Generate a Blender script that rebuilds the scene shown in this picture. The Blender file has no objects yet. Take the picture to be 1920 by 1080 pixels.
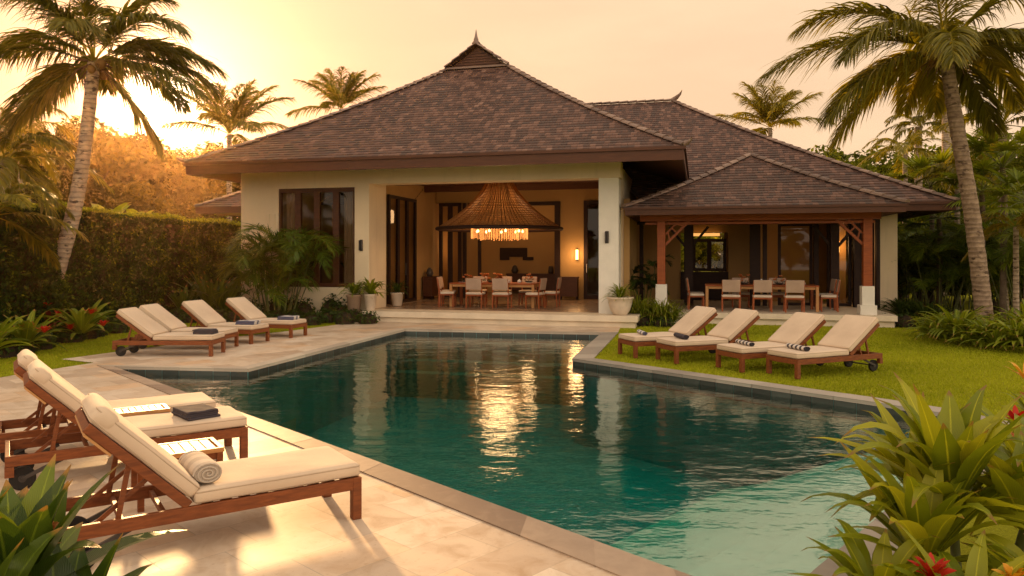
import bpy, bmesh, math, random
import numpy as np
from mathutils import Vector, Matrix
R = math.radians
rnd = random.Random(7)
rng = np.random.default_rng(11)
scene = bpy.context.scene
COL = scene.collection

# ------------------------------------------------------------------ camera
F = 1400.0                                   # focal length in photo pixels (photo 1920 wide)
cam_d = bpy.data.cameras.new("camera"); cam = bpy.data.objects.new("camera", cam_d); COL.objects.link(cam)
cam.location = (0, 0, 1.9); cam.rotation_euler = (R(90), 0, 0)
cam_d.sensor_width = 36.0; cam_d.lens = 36.0 * F / 1920.0
cam_d.shift_y = -60.0 / 1920.0
cam_d.clip_start = 0.1; cam_d.clip_end = 2000
scene.camera = cam

# ------------------------------------------------------------------ sky and sun
SUN_AZ, SUN_EL = R(-25), R(10.5)             # azimuth from +Y (negative = towards -X)
SUN_DIR = Vector((math.sin(SUN_AZ)*math.cos(SUN_EL), math.cos(SUN_AZ)*math.cos(SUN_EL), math.sin(SUN_EL)))
world = bpy.data.worlds.new("World"); scene.world = world; world.use_nodes = True
nt = world.node_tree; nt.nodes.clear()
def wn(t, **k):
    n = nt.nodes.new(t)
    for a, b in k.items(): setattr(n, a, b)
    return n
wl = nt.links.new
out = wn('ShaderNodeOutputWorld')
skyt = wn('ShaderNodeTexSky', sky_type='NISHITA', sun_disc=False)
skyt.sun_elevation = SUN_EL; skyt.sun_rotation = SUN_AZ
skyt.dust_density = 4.0; skyt.air_density = 1.5
bg1 = wn('ShaderNodeBackground'); bg1.inputs[1].default_value = 0.05
tint = wn('ShaderNodeMix', data_type='RGBA', blend_type='MULTIPLY'); tint.inputs[0].default_value = 1.0
wl(skyt.outputs[0], tint.inputs[6]); tint.inputs[7].default_value = (0.20, 0.065, 0.045, 1)
wl(tint.outputs[2], bg1.inputs[0])
tc = wn('ShaderNodeTexCoord')
def wmath(op, a, b=None, c=None):
    n = wn('ShaderNodeMath', operation=op)
    for i, v in enumerate((a, b, c)):
        if v is None: continue
        if isinstance(v, (int, float)): n.inputs[i].default_value = v
        else: wl(v, n.inputs[i])
    return n.outputs[0]
dotn = wn('ShaderNodeVectorMath', operation='DOT_PRODUCT'); dotn.inputs[1].default_value = SUN_DIR
nrm = wn('ShaderNodeVectorMath', operation='NORMALIZE'); wl(tc.outputs['Generated'], nrm.inputs[0])
wl(nrm.outputs[0], dotn.inputs[0])
dpos = wmath('MAXIMUM', dotn.outputs['Value'], 0.0)
sep = wn('ShaderNodeSeparateXYZ'); wl(nrm.outputs[0], sep.inputs[0])
ramp = wn('ShaderNodeValToRGB')
el = ramp.color_ramp.elements
el[0].position = 0.0; el[0].color = (0.72, 0.45, 0.22, 1)
el[1].position = 1.0; el[1].color = (0.50, 0.41, 0.33, 1)
e = el.new(0.14); e.color = (0.74, 0.51, 0.31, 1)
e = el.new(0.45); e.color = (0.74, 0.53, 0.33, 1)
wl(sep.outputs['Z'], ramp.inputs[0])
# faint high cloud streaks
mp = wn('ShaderNodeMapping'); mp.inputs['Scale'].default_value = (2.2, 2.2, 9.0)
wl(nrm.outputs[0], mp.inputs[0])
nz = wn('ShaderNodeTexNoise'); nz.inputs['Scale'].default_value = 1.6; nz.inputs['Detail'].default_value = 5
wl(mp.outputs[0], nz.inputs['Vector'])
cl = wn('ShaderNodeMapRange'); cl.inputs['From Min'].default_value = 0.42; cl.inputs['From Max'].default_value = 0.72
cl.inputs['To Min'].default_value = 0.96; cl.inputs['To Max'].default_value = 1.08
wl(nz.outputs[0], cl.inputs['Value'])
# dome behind the camera made brighter than the front, added fill for the facade
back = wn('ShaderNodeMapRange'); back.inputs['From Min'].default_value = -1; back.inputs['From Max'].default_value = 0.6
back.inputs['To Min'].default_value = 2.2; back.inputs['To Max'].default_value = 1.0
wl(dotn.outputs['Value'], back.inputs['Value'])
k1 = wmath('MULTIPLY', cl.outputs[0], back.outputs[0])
cool = wn('ShaderNodeMix', data_type='RGBA', blend_type='MIX')
wl(wmath('MULTIPLY_ADD', dotn.outputs['Value'], -0.5, 0.5), cool.inputs[0]); wl(ramp.outputs[0], cool.inputs[6]); cool.inputs[7].default_value = (0.60, 0.50, 0.39, 1)
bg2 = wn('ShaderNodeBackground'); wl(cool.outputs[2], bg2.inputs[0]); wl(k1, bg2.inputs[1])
g1 = wn('ShaderNodeBackground'); g1.inputs[0].default_value = (1.0, 0.50, 0.20, 1)
wl(wmath('MULTIPLY', wmath('POWER', dpos, 18), 0.10), g1.inputs[1])
g2 = wn('ShaderNodeBackground'); g2.inputs[0].default_value = (1.0, 0.74, 0.42, 1)
wl(wmath('MULTIPLY', wmath('POWER', dpos, 150), 1.0), g2.inputs[1])
g3 = wn('ShaderNodeBackground'); g3.inputs[0].default_value = (1.0, 0.85, 0.6, 1)
wl(wmath('MULTIPLY', wmath('POWER', dpos, 1400), 5.0), g3.inputs[1])
def addsh(a, b):
    n = wn('ShaderNodeAddShader'); wl(a, n.inputs[0]); wl(b, n.inputs[1]); return n.outputs[0]
s = addsh(bg1.outputs[0], bg2.outputs[0]); s = addsh(s, g1.outputs[0]); s = addsh(s, g2.outputs[0]); s = addsh(s, g3.outputs[0])
wl(s, out.inputs[0])

sun_d = bpy.data.lights.new("sun", 'SUN'); sun = bpy.data.objects.new("sun", sun_d); COL.objects.link(sun)
sun_d.energy = 5.0; sun_d.angle = R(2.2); sun_d.color = (1.0, 0.58, 0.24)
sun.rotation_euler = SUN_DIR.to_track_quat('Z', 'Y').to_euler(); sun.location = (-20, 40, 15)

scene.view_settings.view_transform = 'Standard'; scene.view_settings.look = 'None'
scene.view_settings.exposure = 0.45; scene.view_settings.gamma = 1.0
cy = scene.cycles
cy.use_denoising = True
cy.max_bounces = 8; cy.diffuse_bounces = 3; cy.glossy_bounces = 3; cy.transmission_bounces = 6; cy.transparent_max_bounces = 12
cy.volume_bounces = 0; cy.sample_clamp_indirect = 6.0
cy.caustics_reflective = False; cy.caustics_refractive = False

# ------------------------------------------------------------------ frames
T = R(14); CT, ST = math.cos(T), math.sin(T)
def H(a, b, z=0.0):                          # house frame -> world
    return Vector((a*CT + b*ST, -a*ST + b*CT, z))

# ------------------------------------------------------------------ mesh builder
class MB:
    def __init__(self, off=(0, 0, 0)):
        self.v = []; self.f = []; self.uv = []; self.tint = []; self.off = Vector(off); self.anyuv = False
    def face(self, pts, uv=None, tint=0.5):
        i = len(self.v)
        self.v += [tuple(Vector(p) - self.off) for p in pts]
        self.f.append(list(range(i, i+len(pts))))
        if uv: self.anyuv = True
        self.uv.append(uv or [(0, 0)]*len(pts)); self.tint.append(tint)
    def raw(self, vs, fs, tint=0.5, uvs=None):
        i = len(self.v)
        self.v += [tuple(Vector(p) - self.off) for p in vs]
        for k, f in enumerate(fs):
            self.f.append([i+q for q in f])
            self.uv.append([(0, 0)]*len(f) if uvs is None else uvs[k]); self.tint.append(tint)
        if uvs is not None: self.anyuv = True
    def box(self, x0, x1, y0, y1, z0, z1, M=None, tint=0.5):
        vs = [Vector((x, y, z)) for z in (z0, z1) for (x, y) in ((x0, y0), (x1, y0), (x1, y1), (x0, y1))]
        if M is not None: vs = [M @ p for p in vs]
        self.raw(vs, [(3, 2, 1, 0), (4, 5, 6, 7), (0, 1, 5, 4), (1, 2, 6, 5), (2, 3, 7, 6), (3, 0, 4, 7)], tint)
    def bar(self, p, q, w, h, up=(0, 0, 1), tint=0.5):
        p, q = Vector(p), Vector(q); d = (q-p); L = d.length; d.normalize()
        s = d.cross(Vector(up))
        if s.length < 1e-4: s = d.cross(Vector((0, 1, 0)))
        s.normalize(); u = s.cross(d)
        M = Matrix((( d.x, s.x, u.x, p.x), (d.y, s.y, u.y, p.y), (d.z, s.z, u.z, p.z), (0, 0, 0, 1)))
        self.box(0, L, -w/2, w/2, -h/2, h/2, M, tint)
    def tube(self, pts, rad, n=10, cap=True, tint=0.5):
        pts = [Vector(p) for p in pts]
        if not hasattr(rad, '__len__'): rad = [rad]*len(pts)
        vs = []; prev = None
        for i, p in enumerate(pts):
            d = (pts[min(i+1, len(pts)-1)] - pts[max(i-1, 0)]).normalized()
            if prev is None:
                s = d.cross(Vector((0, 0, 1)))
                if s.length < 1e-3: s = d.cross(Vector((1, 0, 0)))
            else: s = prev - d*prev.dot(d)
            s.normalize(); prev = s; u = s.cross(d)
            for k in range(n):
                a = 2*math.pi*k/n
                vs.append(p + (s*math.cos(a) + u*math.sin(a))*rad[i])
        fs = []
        for i in range(len(pts)-1):
            for k in range(n):
                k2 = (k+1) % n
                fs.append((i*n+k, i*n+k2, (i+1)*n+k2, (i+1)*n+k))
        if cap:
            fs.append(tuple(range(n))); fs.append(tuple(reversed(range((len(pts)-1)*n, len(pts)*n))))
        self.raw(vs, fs, tint)
    def lathe(self, c, prof, n=20, tint=0.5):
        c = Vector(c); vs = []; fs = []
        for (r, z) in prof:
            for k in range(n):
                a = 2*math.pi*k/n; vs.append(c + Vector((r*math.cos(a), r*math.sin(a), z)))
        for i in range(len(prof)-1):
            for k in range(n):
                k2 = (k+1) % n
                fs.append((i*n+k, i*n+k2, (i+1)*n+k2, (i+1)*n+k))
        self.raw(vs, fs, tint)
    def build(self, name, mat, parent=None, smooth=False, bevel=0, loc=None):
        me = bpy.data.meshes.new(name)
        me.from_pydata(self.v, [], self.f)
        if self.anyuv:
            l = me.uv_layers.new(name='UVMap')
            flat = [c for f in self.uv for p in f for c in p]
            l.data.foreach_set('uv', flat)
        at = me.attributes.new('tint', 'FLOAT', 'FACE'); at.data.foreach_set('value', self.tint)
        if smooth: me.polygons.foreach_set('use_smooth', [True]*len(me.polygons))
        me.update(); me.materials.append(mat)
        o = bpy.data.objects.new(name, me); COL.objects.link(o)
        if parent: o.parent = parent
        if loc is not None: o.location = loc
        if bevel:
            m = o.modifiers.new('bevel', 'BEVEL'); m.width = bevel; m.segments = 2; m.limit_method = 'ANGLE'
        return o

def npmesh(name, V, Fc, mat, tint=None, parent=None, smooth=False, loc=None):
    """V (n,3), Fc (m,k) same-size faces."""
    me = bpy.data.meshes.new(name); V5 = np.asarray(V, dtype=np.float32); V = np.ascontiguousarray(V5[:, :3]); Fc = np.asarray(Fc, dtype=np.int32)
    m, k = Fc.shape
    me.vertices.add(len(V)); me.vertices.foreach_set('co', V.ravel())
    me.loops.add(m*k); me.loops.foreach_set('vertex_index', Fc.ravel())
    me.polygons.add(m); me.polygons.foreach_set('loop_start', np.arange(0, m*k, k, dtype=np.int32))
    me.polygons.foreach_set('loop_total', np.full(m, k, dtype=np.int32))
    if smooth: me.polygons.foreach_set('use_smooth', np.ones(m, dtype=bool))
    me.update(calc_edges=True)
    if V5.shape[1] == 5:
        for q, nm in ((3, 'across'), (4, 'along')):
            at = me.attributes.new(nm, 'FLOAT', 'POINT'); at.data.foreach_set('value', np.ascontiguousarray(V5[:, q]))
    if tint is not None:
        at = me.attributes.new('tint', 'FLOAT', 'FACE'); at.data.foreach_set('value', np.asarray(tint, dtype=np.float32))
    me.materials.append(mat); me.validate()
    o = bpy.data.objects.new(name, me); COL.objects.link(o)
    if parent: o.parent = parent
    if loc is not None: o.location = loc
    return o

def tag(o, label=None, cat=None, group=None, kind=None):
    if label: o['label'] = label
    if cat: o['category'] = cat
    if group: o['group'] = group
    if kind: o['kind'] = kind
    return o
def empty(name, loc=(0, 0, 0), rz=0.0, label=None, cat=None, group=None, kind=None):
    o = bpy.data.objects.new(name, None); COL.objects.link(o); o.location = loc; o.rotation_euler = (0, 0, rz)
    o.empty_display_size = 0.1
    return tag(o, label, cat, group, kind)
def dup(root, loc, rz=0.0, label=None, sc=None):
    def rec(o, par):
        c = o.copy(); COL.objects.link(c); c.parent = par
        for ch in list(kids.get(o.name, [])): rec(ch, c)
        return c
    kids = {}
    for o in bpy.data.objects:
        if o.parent: kids.setdefault(o.parent.name, []).append(o)
    c = rec(root, None); c.location = loc; c.rotation_euler = (0, 0, rz)
    if sc: c.scale = (sc, sc, sc)
    if label: c['label'] = label
    return c

# ------------------------------------------------------------------ materials
class Mat:
    def __init__(self, name):
        self.m = bpy.data.materials.new(name); self.m.use_nodes = True
        self.nt = self.m.node_tree; self.nt.nodes.clear()
        self.out = self.n('ShaderNodeOutputMaterial'); self.b = self.n('ShaderNodeBsdfPrincipled')
        self.l(self.b.outputs[0], self.out.inputs[0])
    def n(self, t, **k):
        n = self.nt.nodes.new(t)
        for a, b in k.items():
            if a in n.inputs: n.inputs[a].default_value = b
            else: setattr(n, a, b)
        return n
    def l(self, a, b): self.nt.links.new(a, b)
    def math(self, op, a, b=None):
        n = self.n('ShaderNodeMath', operation=op)
        for i, v in enumerate((a, b)):
            if v is None: continue
            if isinstance(v, (int, float)): n.inputs[i].default_value = v
            else: self.l(v, n.inputs[i])
        return n.outputs[0]
    def coord(self, kind='Object', scale=(1, 1, 1), rot=(0, 0, 0)):
        if kind == 'World': s = self.n('ShaderNodeNewGeometry').outputs['Position']
        else: s = self.n('ShaderNodeTexCoord').outputs[kind]
        mp = self.n('ShaderNodeMapping'); mp.inputs['Scale'].default_value = scale; mp.inputs['Rotation'].default_value = rot
        self.l(s, mp.inputs[0]); return mp.outputs[0]
    def noise(self, vec, scale=5, detail=4, rough=0.55, dist=0.0):
        n = self.n('ShaderNodeTexNoise'); self.l(vec, n.inputs['Vector'])
        n.inputs['Scale'].default_value = scale; n.inputs['Detail'].default_value = detail
        n.inputs['Roughness'].default_value = rough; n.inputs['Distortion'].default_value = dist
        return n.outputs[0]
    def ramp(self, f, stops):
        n = self.n('ShaderNodeValToRGB'); self.l(f, n.inputs[0]); e = n.color_ramp.elements
        e[0].position, e[0].color = stops[0][0], (*stops[0][1], 1)
        e[1].position, e[1].color = stops[-1][0], (*stops[-1][1], 1)
        for p, c in stops[1:-1]:
            q = e.new(p); q.color = (*c, 1)
        return n.outputs[0]
    def mix(self, f, a, b, mode='MIX'):
        n = self.n('ShaderNodeMix', data_type='RGBA', blend_type=mode)
        for i, v in ((0, f), (6, a), (7, b)):
            if isinstance(v, (int, float)): n.inputs[i].default_value = v
            elif isinstance(v, tuple): n.inputs[i].default_value = (*v, 1)
            else: self.l(v, n.inputs[i])
        return n.outputs[2]
    def col(self, c):
        if isinstance(c, tuple): self.b.inputs['Base Color'].default_value = (*c, 1)
        else: self.l(c, self.b.inputs['Base Color'])
    def rough(self, r):
        if isinstance(r, (int, float)): self.b.inputs['Roughness'].default_value = r
        else: self.l(r, self.b.inputs['Roughness'])
    def bump(self, h, strength=0.3, dist=0.01):
        n = self.n('ShaderNodeBump'); n.inputs['Strength'].default_value = strength; n.inputs['Distance'].default_value = dist
        self.l(h, n.inputs['Height']); self.l(n.outputs[0], self.b.inputs['Normal']); return n

def m_wood(name, dark, light, scale=1.0, rough=0.5):
    M = Mat(name); v = M.coord('Object', (2*scale, 14*scale, 14*scale))
    n = M.noise(v, 3, 6, 0.6, 0.6); v2 = M.coord('Object', (1, 1, 1)); n2 = M.noise(v2, 2.5, 3)
    c = M.ramp(n, [(0.3, dark), (0.7, light)])
    M.col(M.mix(M.math('MULTIPLY', n2, 0.5), c, dark)); M.rough(rough); M.bump(n, 0.15, 0.004)
    M.b.inputs['Specular IOR Level'].default_value = 0.35
    return M.m
def m_plain(name, c, rough=0.7, var=0.12, scale=3.0, bump=0.05, spec=0.3):
    M = Mat(name); v = M.coord('Object'); n = M.noise(v, scale, 6)
    d = tuple(x*(1-var) for x in c); l = tuple(min(1, x*(1+var)) for x in c)
    M.col(M.ramp(n, [(0.3, d), (0.7, l)])); M.rough(rough)
    if bump: M.bump(M.noise(v, scale*25, 3), bump, 0.003)
    M.b.inputs['Specular IOR Level'].default_value = spec
    return M.m
def m_leaf(name, dark, mid, light, trans=0.35, rough=0.45, spec=0.4, rib=False):
    M = Mat(name)
    a = M.n('ShaderNodeAttribute'); a.attribute_name = 'tint'
    v = M.coord('World'); n = M.noise(v, 1.3, 3)
    f = M.math('ADD', M.math('MULTIPLY', a.outputs['Fac'], 0.75), M.math('MULTIPLY', n, 0.25))
    c = M.ramp(f, [(0.15, dark), (0.5, mid), (0.9, light)])
    if rib:
        ac = M.n('ShaderNodeAttribute'); ac.attribute_name = 'across'; al = M.n('ShaderNodeAttribute'); al.attribute_name = 'along'
        ab_ = M.math('ABSOLUTE', ac.outputs['Fac'])
        c = M.mix(M.ramp(ab_, [(0.03, (0.55,)*3), (0.10, (0, 0, 0))]), c, tuple(min(1, x*1.6) for x in light))
        vn = M.n('ShaderNodeTexWave'); vn.inputs['Scale'].default_value = 3.2; vn.inputs['Distortion'].default_value = 0.6
        cv = M.n('ShaderNodeCombineXYZ'); M.l(M.math('SUBTRACT', M.math('MULTIPLY', al.outputs['Fac'], 3.0), M.math('MULTIPLY', ab_, 0.9)), cv.inputs[0]); M.l(cv.outputs[0], vn.inputs[0])
        c = M.mix(M.math('MULTIPLY', vn.outputs[1], 0.22), c, dark)
        sp = M.noise(M.coord('World'), 14, 4, 0.7)
        c = M.mix(M.ramp(sp, [(0.62, (0, 0, 0)), (0.72, (0.5,)*3)]), c, light)
        tipf = M.math('ADD', al.outputs['Fac'], M.math('MULTIPLY', sp, 0.12))
        c = M.mix(M.ramp(tipf, [(0.95, (0, 0, 0)), (1.04, (0.85,)*3)]), c, (0.32, 0.17, 0.05))
        M.bump(vn.outputs[1], 0.25, 0.004)
    M.col(c); M.rough(rough); M.b.inputs['Specular IOR Level'].default_value = spec
    t = M.n('ShaderNodeBsdfTranslucent')
    M.l(M.mix(1.0, c, (1.0, 0.95, 0.45), 'MULTIPLY'), t.inputs[0])
    mx = M.n('ShaderNodeMixShader'); mx.inputs[0].default_value = trans
    M.l(M.b.outputs[0], mx.inputs[1]); M.l(t.outputs[0], mx.inputs[2]); M.l(mx.outputs[0], M.out.inputs[0])
    return M.m
def m_emit(name, c, s):
    M = Mat(name); M.col(c); M.b.inputs['Emission Color'].default_value = (*c, 1); M.b.inputs['Emission Strength'].default_value = s
    return M.m

MT = {}
MT['teak'] = m_wood('teak', (0.12, 0.032, 0.009), (0.31, 0.088, 0.022))
MT['teak_pale'] = m_wood('teak_pale', (0.42, 0.20, 0.07), (0.60, 0.32, 0.12))
MT['post'] = m_wood('post_wood', (0.22, 0.050, 0.010), (0.42, 0.10, 0.018), 0.5)
MT['beam'] = m_wood('beam_wood', (0.060, 0.018, 0.006), (0.105, 0.034, 0.011), 0.4)
MT['darkwood'] = m_wood('dark_wood', (0.016, 0.005, 0.003), (0.035, 0.011, 0.005), 0.5, 0.65)
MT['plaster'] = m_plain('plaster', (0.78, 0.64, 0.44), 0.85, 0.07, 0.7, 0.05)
M = Mat('plaster_weathered'); v = M.coord('World', (1, 1, 0.12)); n = M.noise(v, 5, 5, 0.6); n2 = M.noise(M.coord('World'), 1.1, 6)
c = M.ramp(n2, [(0.3, (0.73, 0.60, 0.42)), (0.7, (0.80, 0.66, 0.46))])
c = M.mix(M.ramp(n, [(0.55, (0, 0, 0)), (0.75, (0.28,)*3)]), c, (0.50, 0.40, 0.27))
M.col(c); M.rough(0.88); M.bump(M.noise(M.coord('World'), 30, 4), 0.08, 0.004); M.b.inputs['Specular IOR Level'].default_value = 0.25; MT['plaster'] = M.m
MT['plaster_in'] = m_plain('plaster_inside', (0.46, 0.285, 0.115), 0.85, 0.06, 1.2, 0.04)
MT['ceil'] = m_wood('ceiling_wood', (0.09, 0.03, 0.012), (0.14, 0.05, 0.02), 0.4, 0.6)
MT['floor_in'] = m_plain('terrace_floor', (0.34, 0.24, 0.16), 0.25, 0.1, 1.0, 0.02, 0.5)
MT['stone'] = m_plain('pale_stone', (0.70, 0.60, 0.46), 0.6, 0.10, 2.5, 0.08)
MT['white'] = m_plain('white_paint', (0.78, 0.74, 0.66), 0.6, 0.05, 3, 0.04)
MT['rubber'] = m_plain('wheel_rubber', (0.015, 0.013, 0.012), 0.6, 0.2, 8, 0)
MT['metal'] = m_plain('dark_metal', (0.06, 0.05, 0.045), 0.4, 0.2, 8, 0)
MT['rattan'] = m_leaf('rattan', (0.22, 0.095, 0.03), (0.36, 0.18, 0.06), (0.52, 0.29, 0.11), 0.45, 0.6)
MT['flower_red'] = m_leaf('flower_red', (0.35, 0.008, 0.008), (0.55, 0.015, 0.012), (0.65, 0.06, 0.02), 0.3)
MT['flower_yellow'] = m_leaf('flower_yellow', (0.60, 0.20, 0.01), (0.75, 0.38, 0.02), (0.85, 0.55, 0.05), 0.3)
MT['flower_orange'] = m_leaf('flower_orange', (0.50, 0.12, 0.02), (0.75, 0.30, 0.12), (0.85, 0.5, 0.28), 0.3)
MT['crimson'] = m_leaf('crimson_leaf', (0.05, 0.006, 0.006), (0.13, 0.012, 0.012), (0.3, 0.03, 0.02), 0.3)
MT['soil'] = m_plain('soil', (0.035, 0.022, 0.012), 0.95, 0.4, 6, 0.4)
MT['terracotta'] = m_plain('pot_clay', (0.30, 0.20, 0.13), 0.8, 0.15, 4, 0.1)
MT['potwhite'] = m_plain('pot_white', (0.66, 0.55, 0.43), 0.75, 0.12, 5, 0.1)
MT['ceramic'] = m_plain('ceramic', (0.7, 0.66, 0.6), 0.3, 0.05, 5, 0)
MT['bead'] = m_emit('glowing_bead', (1.0, 0.40, 0.10), 0.75)
MT['bulb'] = m_emit('bulb', (1.0, 0.55, 0.2), 4.5)
MT['lampglow'] = m_emit('lamp_glow', (1.0, 0.50, 0.14), 5)
MT['palm'] = m_leaf('palm_leaf', (0.05, 0.052, 0.006), (0.18, 0.165, 0.014), (0.50, 0.39, 0.03), 0.5)
MT['palm_y'] = m_leaf('palm_leaf_yellow', (0.13, 0.10, 0.012), (0.26, 0.19, 0.02), (0.42, 0.28, 0.03), 0.45)
MT['areca'] = m_leaf('areca_leaf', (0.03, 0.055, 0.006), (0.12, 0.18, 0.013), (0.36, 0.38, 0.026), 0.45)
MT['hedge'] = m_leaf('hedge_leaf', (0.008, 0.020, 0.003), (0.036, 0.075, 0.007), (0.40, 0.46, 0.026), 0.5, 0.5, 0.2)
MT['tree'] = m_leaf('tree_leaf', (0.026, 0.020, 0.003), (0.070, 0.052, 0.006), (0.19, 0.14, 0.014), 0.3, 0.6, 0.1)
MT['tree_g'] = m_leaf('tree_leaf_green', (0.035, 0.050, 0.006), (0.17, 0.20, 0.014), (0.56, 0.52, 0.035), 0.5, 0.6, 0.1)
MT['strap'] = m_leaf('strap_leaf', (0.055, 0.078, 0.007), (0.19, 0.25, 0.015), (0.44, 0.46, 0.028), 0.42, 0.4, 0.35, True)
MT['big'] = m_leaf('broad_leaf', (0.07, 0.11, 0.007), (0.24, 0.29, 0.012), (0.56, 0.53, 0.028), 0.45, 0.33, 0.4, True)
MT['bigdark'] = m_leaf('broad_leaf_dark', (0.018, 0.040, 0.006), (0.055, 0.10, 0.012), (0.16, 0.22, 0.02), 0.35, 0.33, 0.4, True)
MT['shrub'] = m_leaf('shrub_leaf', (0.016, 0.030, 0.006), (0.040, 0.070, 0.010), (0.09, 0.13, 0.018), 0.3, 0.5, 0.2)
MT['grassleaf'] = m_leaf('grass_blade', (0.22, 0.26, 0.012), (0.35, 0.39, 0.018), (0.49, 0.50, 0.03), 0.35, 0.7, 0.1)

# cushion fabric
M = Mat('cushion_fabric'); v = M.coord('Object', (1, 1, 1))
n = M.noise(v, 2.0, 4)
M.col(M.ramp(n, [(0.3, (0.56, 0.43, 0.31)), (0.7, (0.66, 0.52, 0.38))])); M.rough(0.9)
M.b.inputs['Sheen Weight'].default_value = 0.15
w1 = M.n('ShaderNodeTexWave'); M.l(v, w1.inputs[0]); w1.inputs['Scale'].default_value = 160
w2 = M.n('ShaderNodeTexNoise'); M.l(v, w2.inputs[0]); w2.inputs['Scale'].default_value = 7
M.bump(M.math('ADD', M.math('MULTIPLY', w1.outputs[1], 0.05), w2.outputs[0]), 0.25, 0.02); MT['cushion'] = M.m
def m_towel(name, c1, c2, axis_scale, pos=0.5):
    M = Mat(name); s = M.n('ShaderNodeSeparateXYZ'); M.l(M.coord('Object'), s.inputs[0])
    f = M.math('FRACT', M.math('MULTIPLY', s.outputs['Y'], axis_scale))
    st = M.math('GREATER_THAN', f, pos)
    M.col(M.mix(st, c1, c2)); M.rough(0.95); M.bump(M.noise(M.coord('Object'), 220, 2), 0.5, 0.004); return M.m
MT['towel_stripe'] = m_towel('towel_striped', (0.62, 0.56, 0.50), (0.04, 0.035, 0.045), 9.0, 0.55)
MT['towel_dark'] = m_towel('towel_dark', (0.055, 0.045, 0.055), (0.045, 0.037, 0.048), 9.0)
MT['towel_white'] = m_towel('towel_pale', (0.62, 0.58, 0.55), (0.09, 0.09, 0.15), 5.5, 0.62)
MT['towel_cream'] = m_towel('towel_cream', (0.50, 0.42, 0.34), (0.62, 0.53, 0.43), 7.0, 0.5)

# travertine paving
def m_paving(name, rot, cols, tw=0.62, th=0.42):
    M = Mat(name); v = M.coord('World', (1, 1, 1), (0, 0, rot))
    br = M.n('ShaderNodeTexBrick'); M.l(v, br.inputs[0])
    br.inputs['Scale'].default_value = 1.0; br.inputs['Brick Width'].default_value = tw; br.inputs['Row Height'].default_value = th
    br.inputs['Mortar Size'].default_value = 0.0035; br.inputs['Mortar Smooth'].default_value = 0.3
    br.offset = 0.37; br.inputs['Color1'].default_value = (0, 0, 0, 1); br.inputs['Color2'].default_value = (1, 1, 1, 1)
    br.inputs['Mortar'].default_value = (0.5, 0.5, 0.5, 1); br.inputs['Bias'].default_value = 0.0
    tile = M.ramp(br.outputs['Color'], [(0.0, cols[0]), (0.35, cols[1]), (0.7, cols[2]), (1.0, cols[3])])
    n1 = M.noise(v, 3.2, 7, 0.62, 1.2); n2 = M.noise(v, 22, 5, 0.6)
    cloud = M.ramp(n1, [(0.30, (0.80, 0.72, 0.62)), (0.55, (1, 1, 1)), (0.75, (1.06, 1.05, 1.02))])
    c = M.mix(1.0, tile, cloud, 'MULTIPLY')
    pits = M.ramp(n2, [(0.28, (0.72, 0.62, 0.52)), (0.40, (1, 1, 1))])
    c = M.mix(0.7, c, pits, 'MULTIPLY')
    c = M.mix(M.math('MULTIPLY', br.outputs['Fac'], 0.55), c, (0.30, 0.23, 0.16))
    M.col(c); M.rough(M.ramp(n1, [(0.3, (0.42,)*3), (0.7, (0.62,)*3)]))
    h = M.math('SUBTRACT', M.math('MULTIPLY', n2, 0.3), br.outputs['Fac'])
    M.bump(h, 0.4, 0.003); return M.m
MT['paving'] = m_paving('travertine', R(-47), [(0.50, 0.38, 0.28), (0.64, 0.52, 0.40), (0.70, 0.60, 0.49), (0.64, 0.45, 0.29)])
def m_stone(name, lo, hi, rough=0.55):
    M = Mat(name); a = M.n('ShaderNodeAttribute'); a.attribute_name = 'tint'
    v = M.coord('World'); n = M.noise(v, 5, 8, 0.65, 0.8)
    f = M.math('ADD', M.math('MULTIPLY', a.outputs['Fac'], 0.55), M.math('MULTIPLY', n, 0.45))
    M.col(M.ramp(f, [(0.25, lo), (0.75, hi)])); M.rough(rough); M.bump(M.noise(v, 40, 4), 0.3, 0.003); return M.m
MT['coping'] = m_stone('coping_stone', (0.22, 0.155, 0.115), (0.50, 0.38, 0.28))
MT['coping_grey'] = m_stone('coping_grey', (0.26, 0.23, 0.20), (0.40, 0.36, 0.31))
MT['coping_pale'] = m_stone('coping_pale', (0.42, 0.35, 0.28), (0.58, 0.50, 0.40))
M = Mat('pool_tile'); v = M.coord('World', (1, 1, 1), (0, 0, T))
br = M.n('ShaderNodeTexBrick'); M.l(v, br.inputs[0]); br.inputs['Scale'].default_value = 1
br.inputs['Brick Width'].default_value = 0.4; br.inputs['Row Height'].default_value = 0.2; br.inputs['Mortar Size'].default_value = 0.006
br.inputs['Color1'].default_value = (0.11, 0.36, 0.37, 1); br.inputs['Color2'].default_value = (0.18, 0.46, 0.46, 1); br.inputs['Mortar'].default_value = (0.11, 0.36, 0.37, 1)
nn = M.noise(v, 1.6, 5); M.col(M.mix(M.math('MULTIPLY', nn, 0.5), br.outputs[0], (0.13, 0.41, 0.42))); M.rough(0.5); MT['pooltile'] = M.m

MT['sky_pale'] = m_plain('sky_reflection_tone', (0.80, 0.79, 0.66), 0.5, 0.08, 1.5, 0)  # pale tone for the added ledge, imitates sky mirrored in the water
MT['waterline'] = m_stone('waterline_tile', (0.03, 0.037, 0.035), (0.065, 0.08, 0.075), 0.35)
MT['steptile'] = m_plain('pool_step_stone', (0.42, 0.37, 0.28), 0.6, 0.12, 2, 0)
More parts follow.
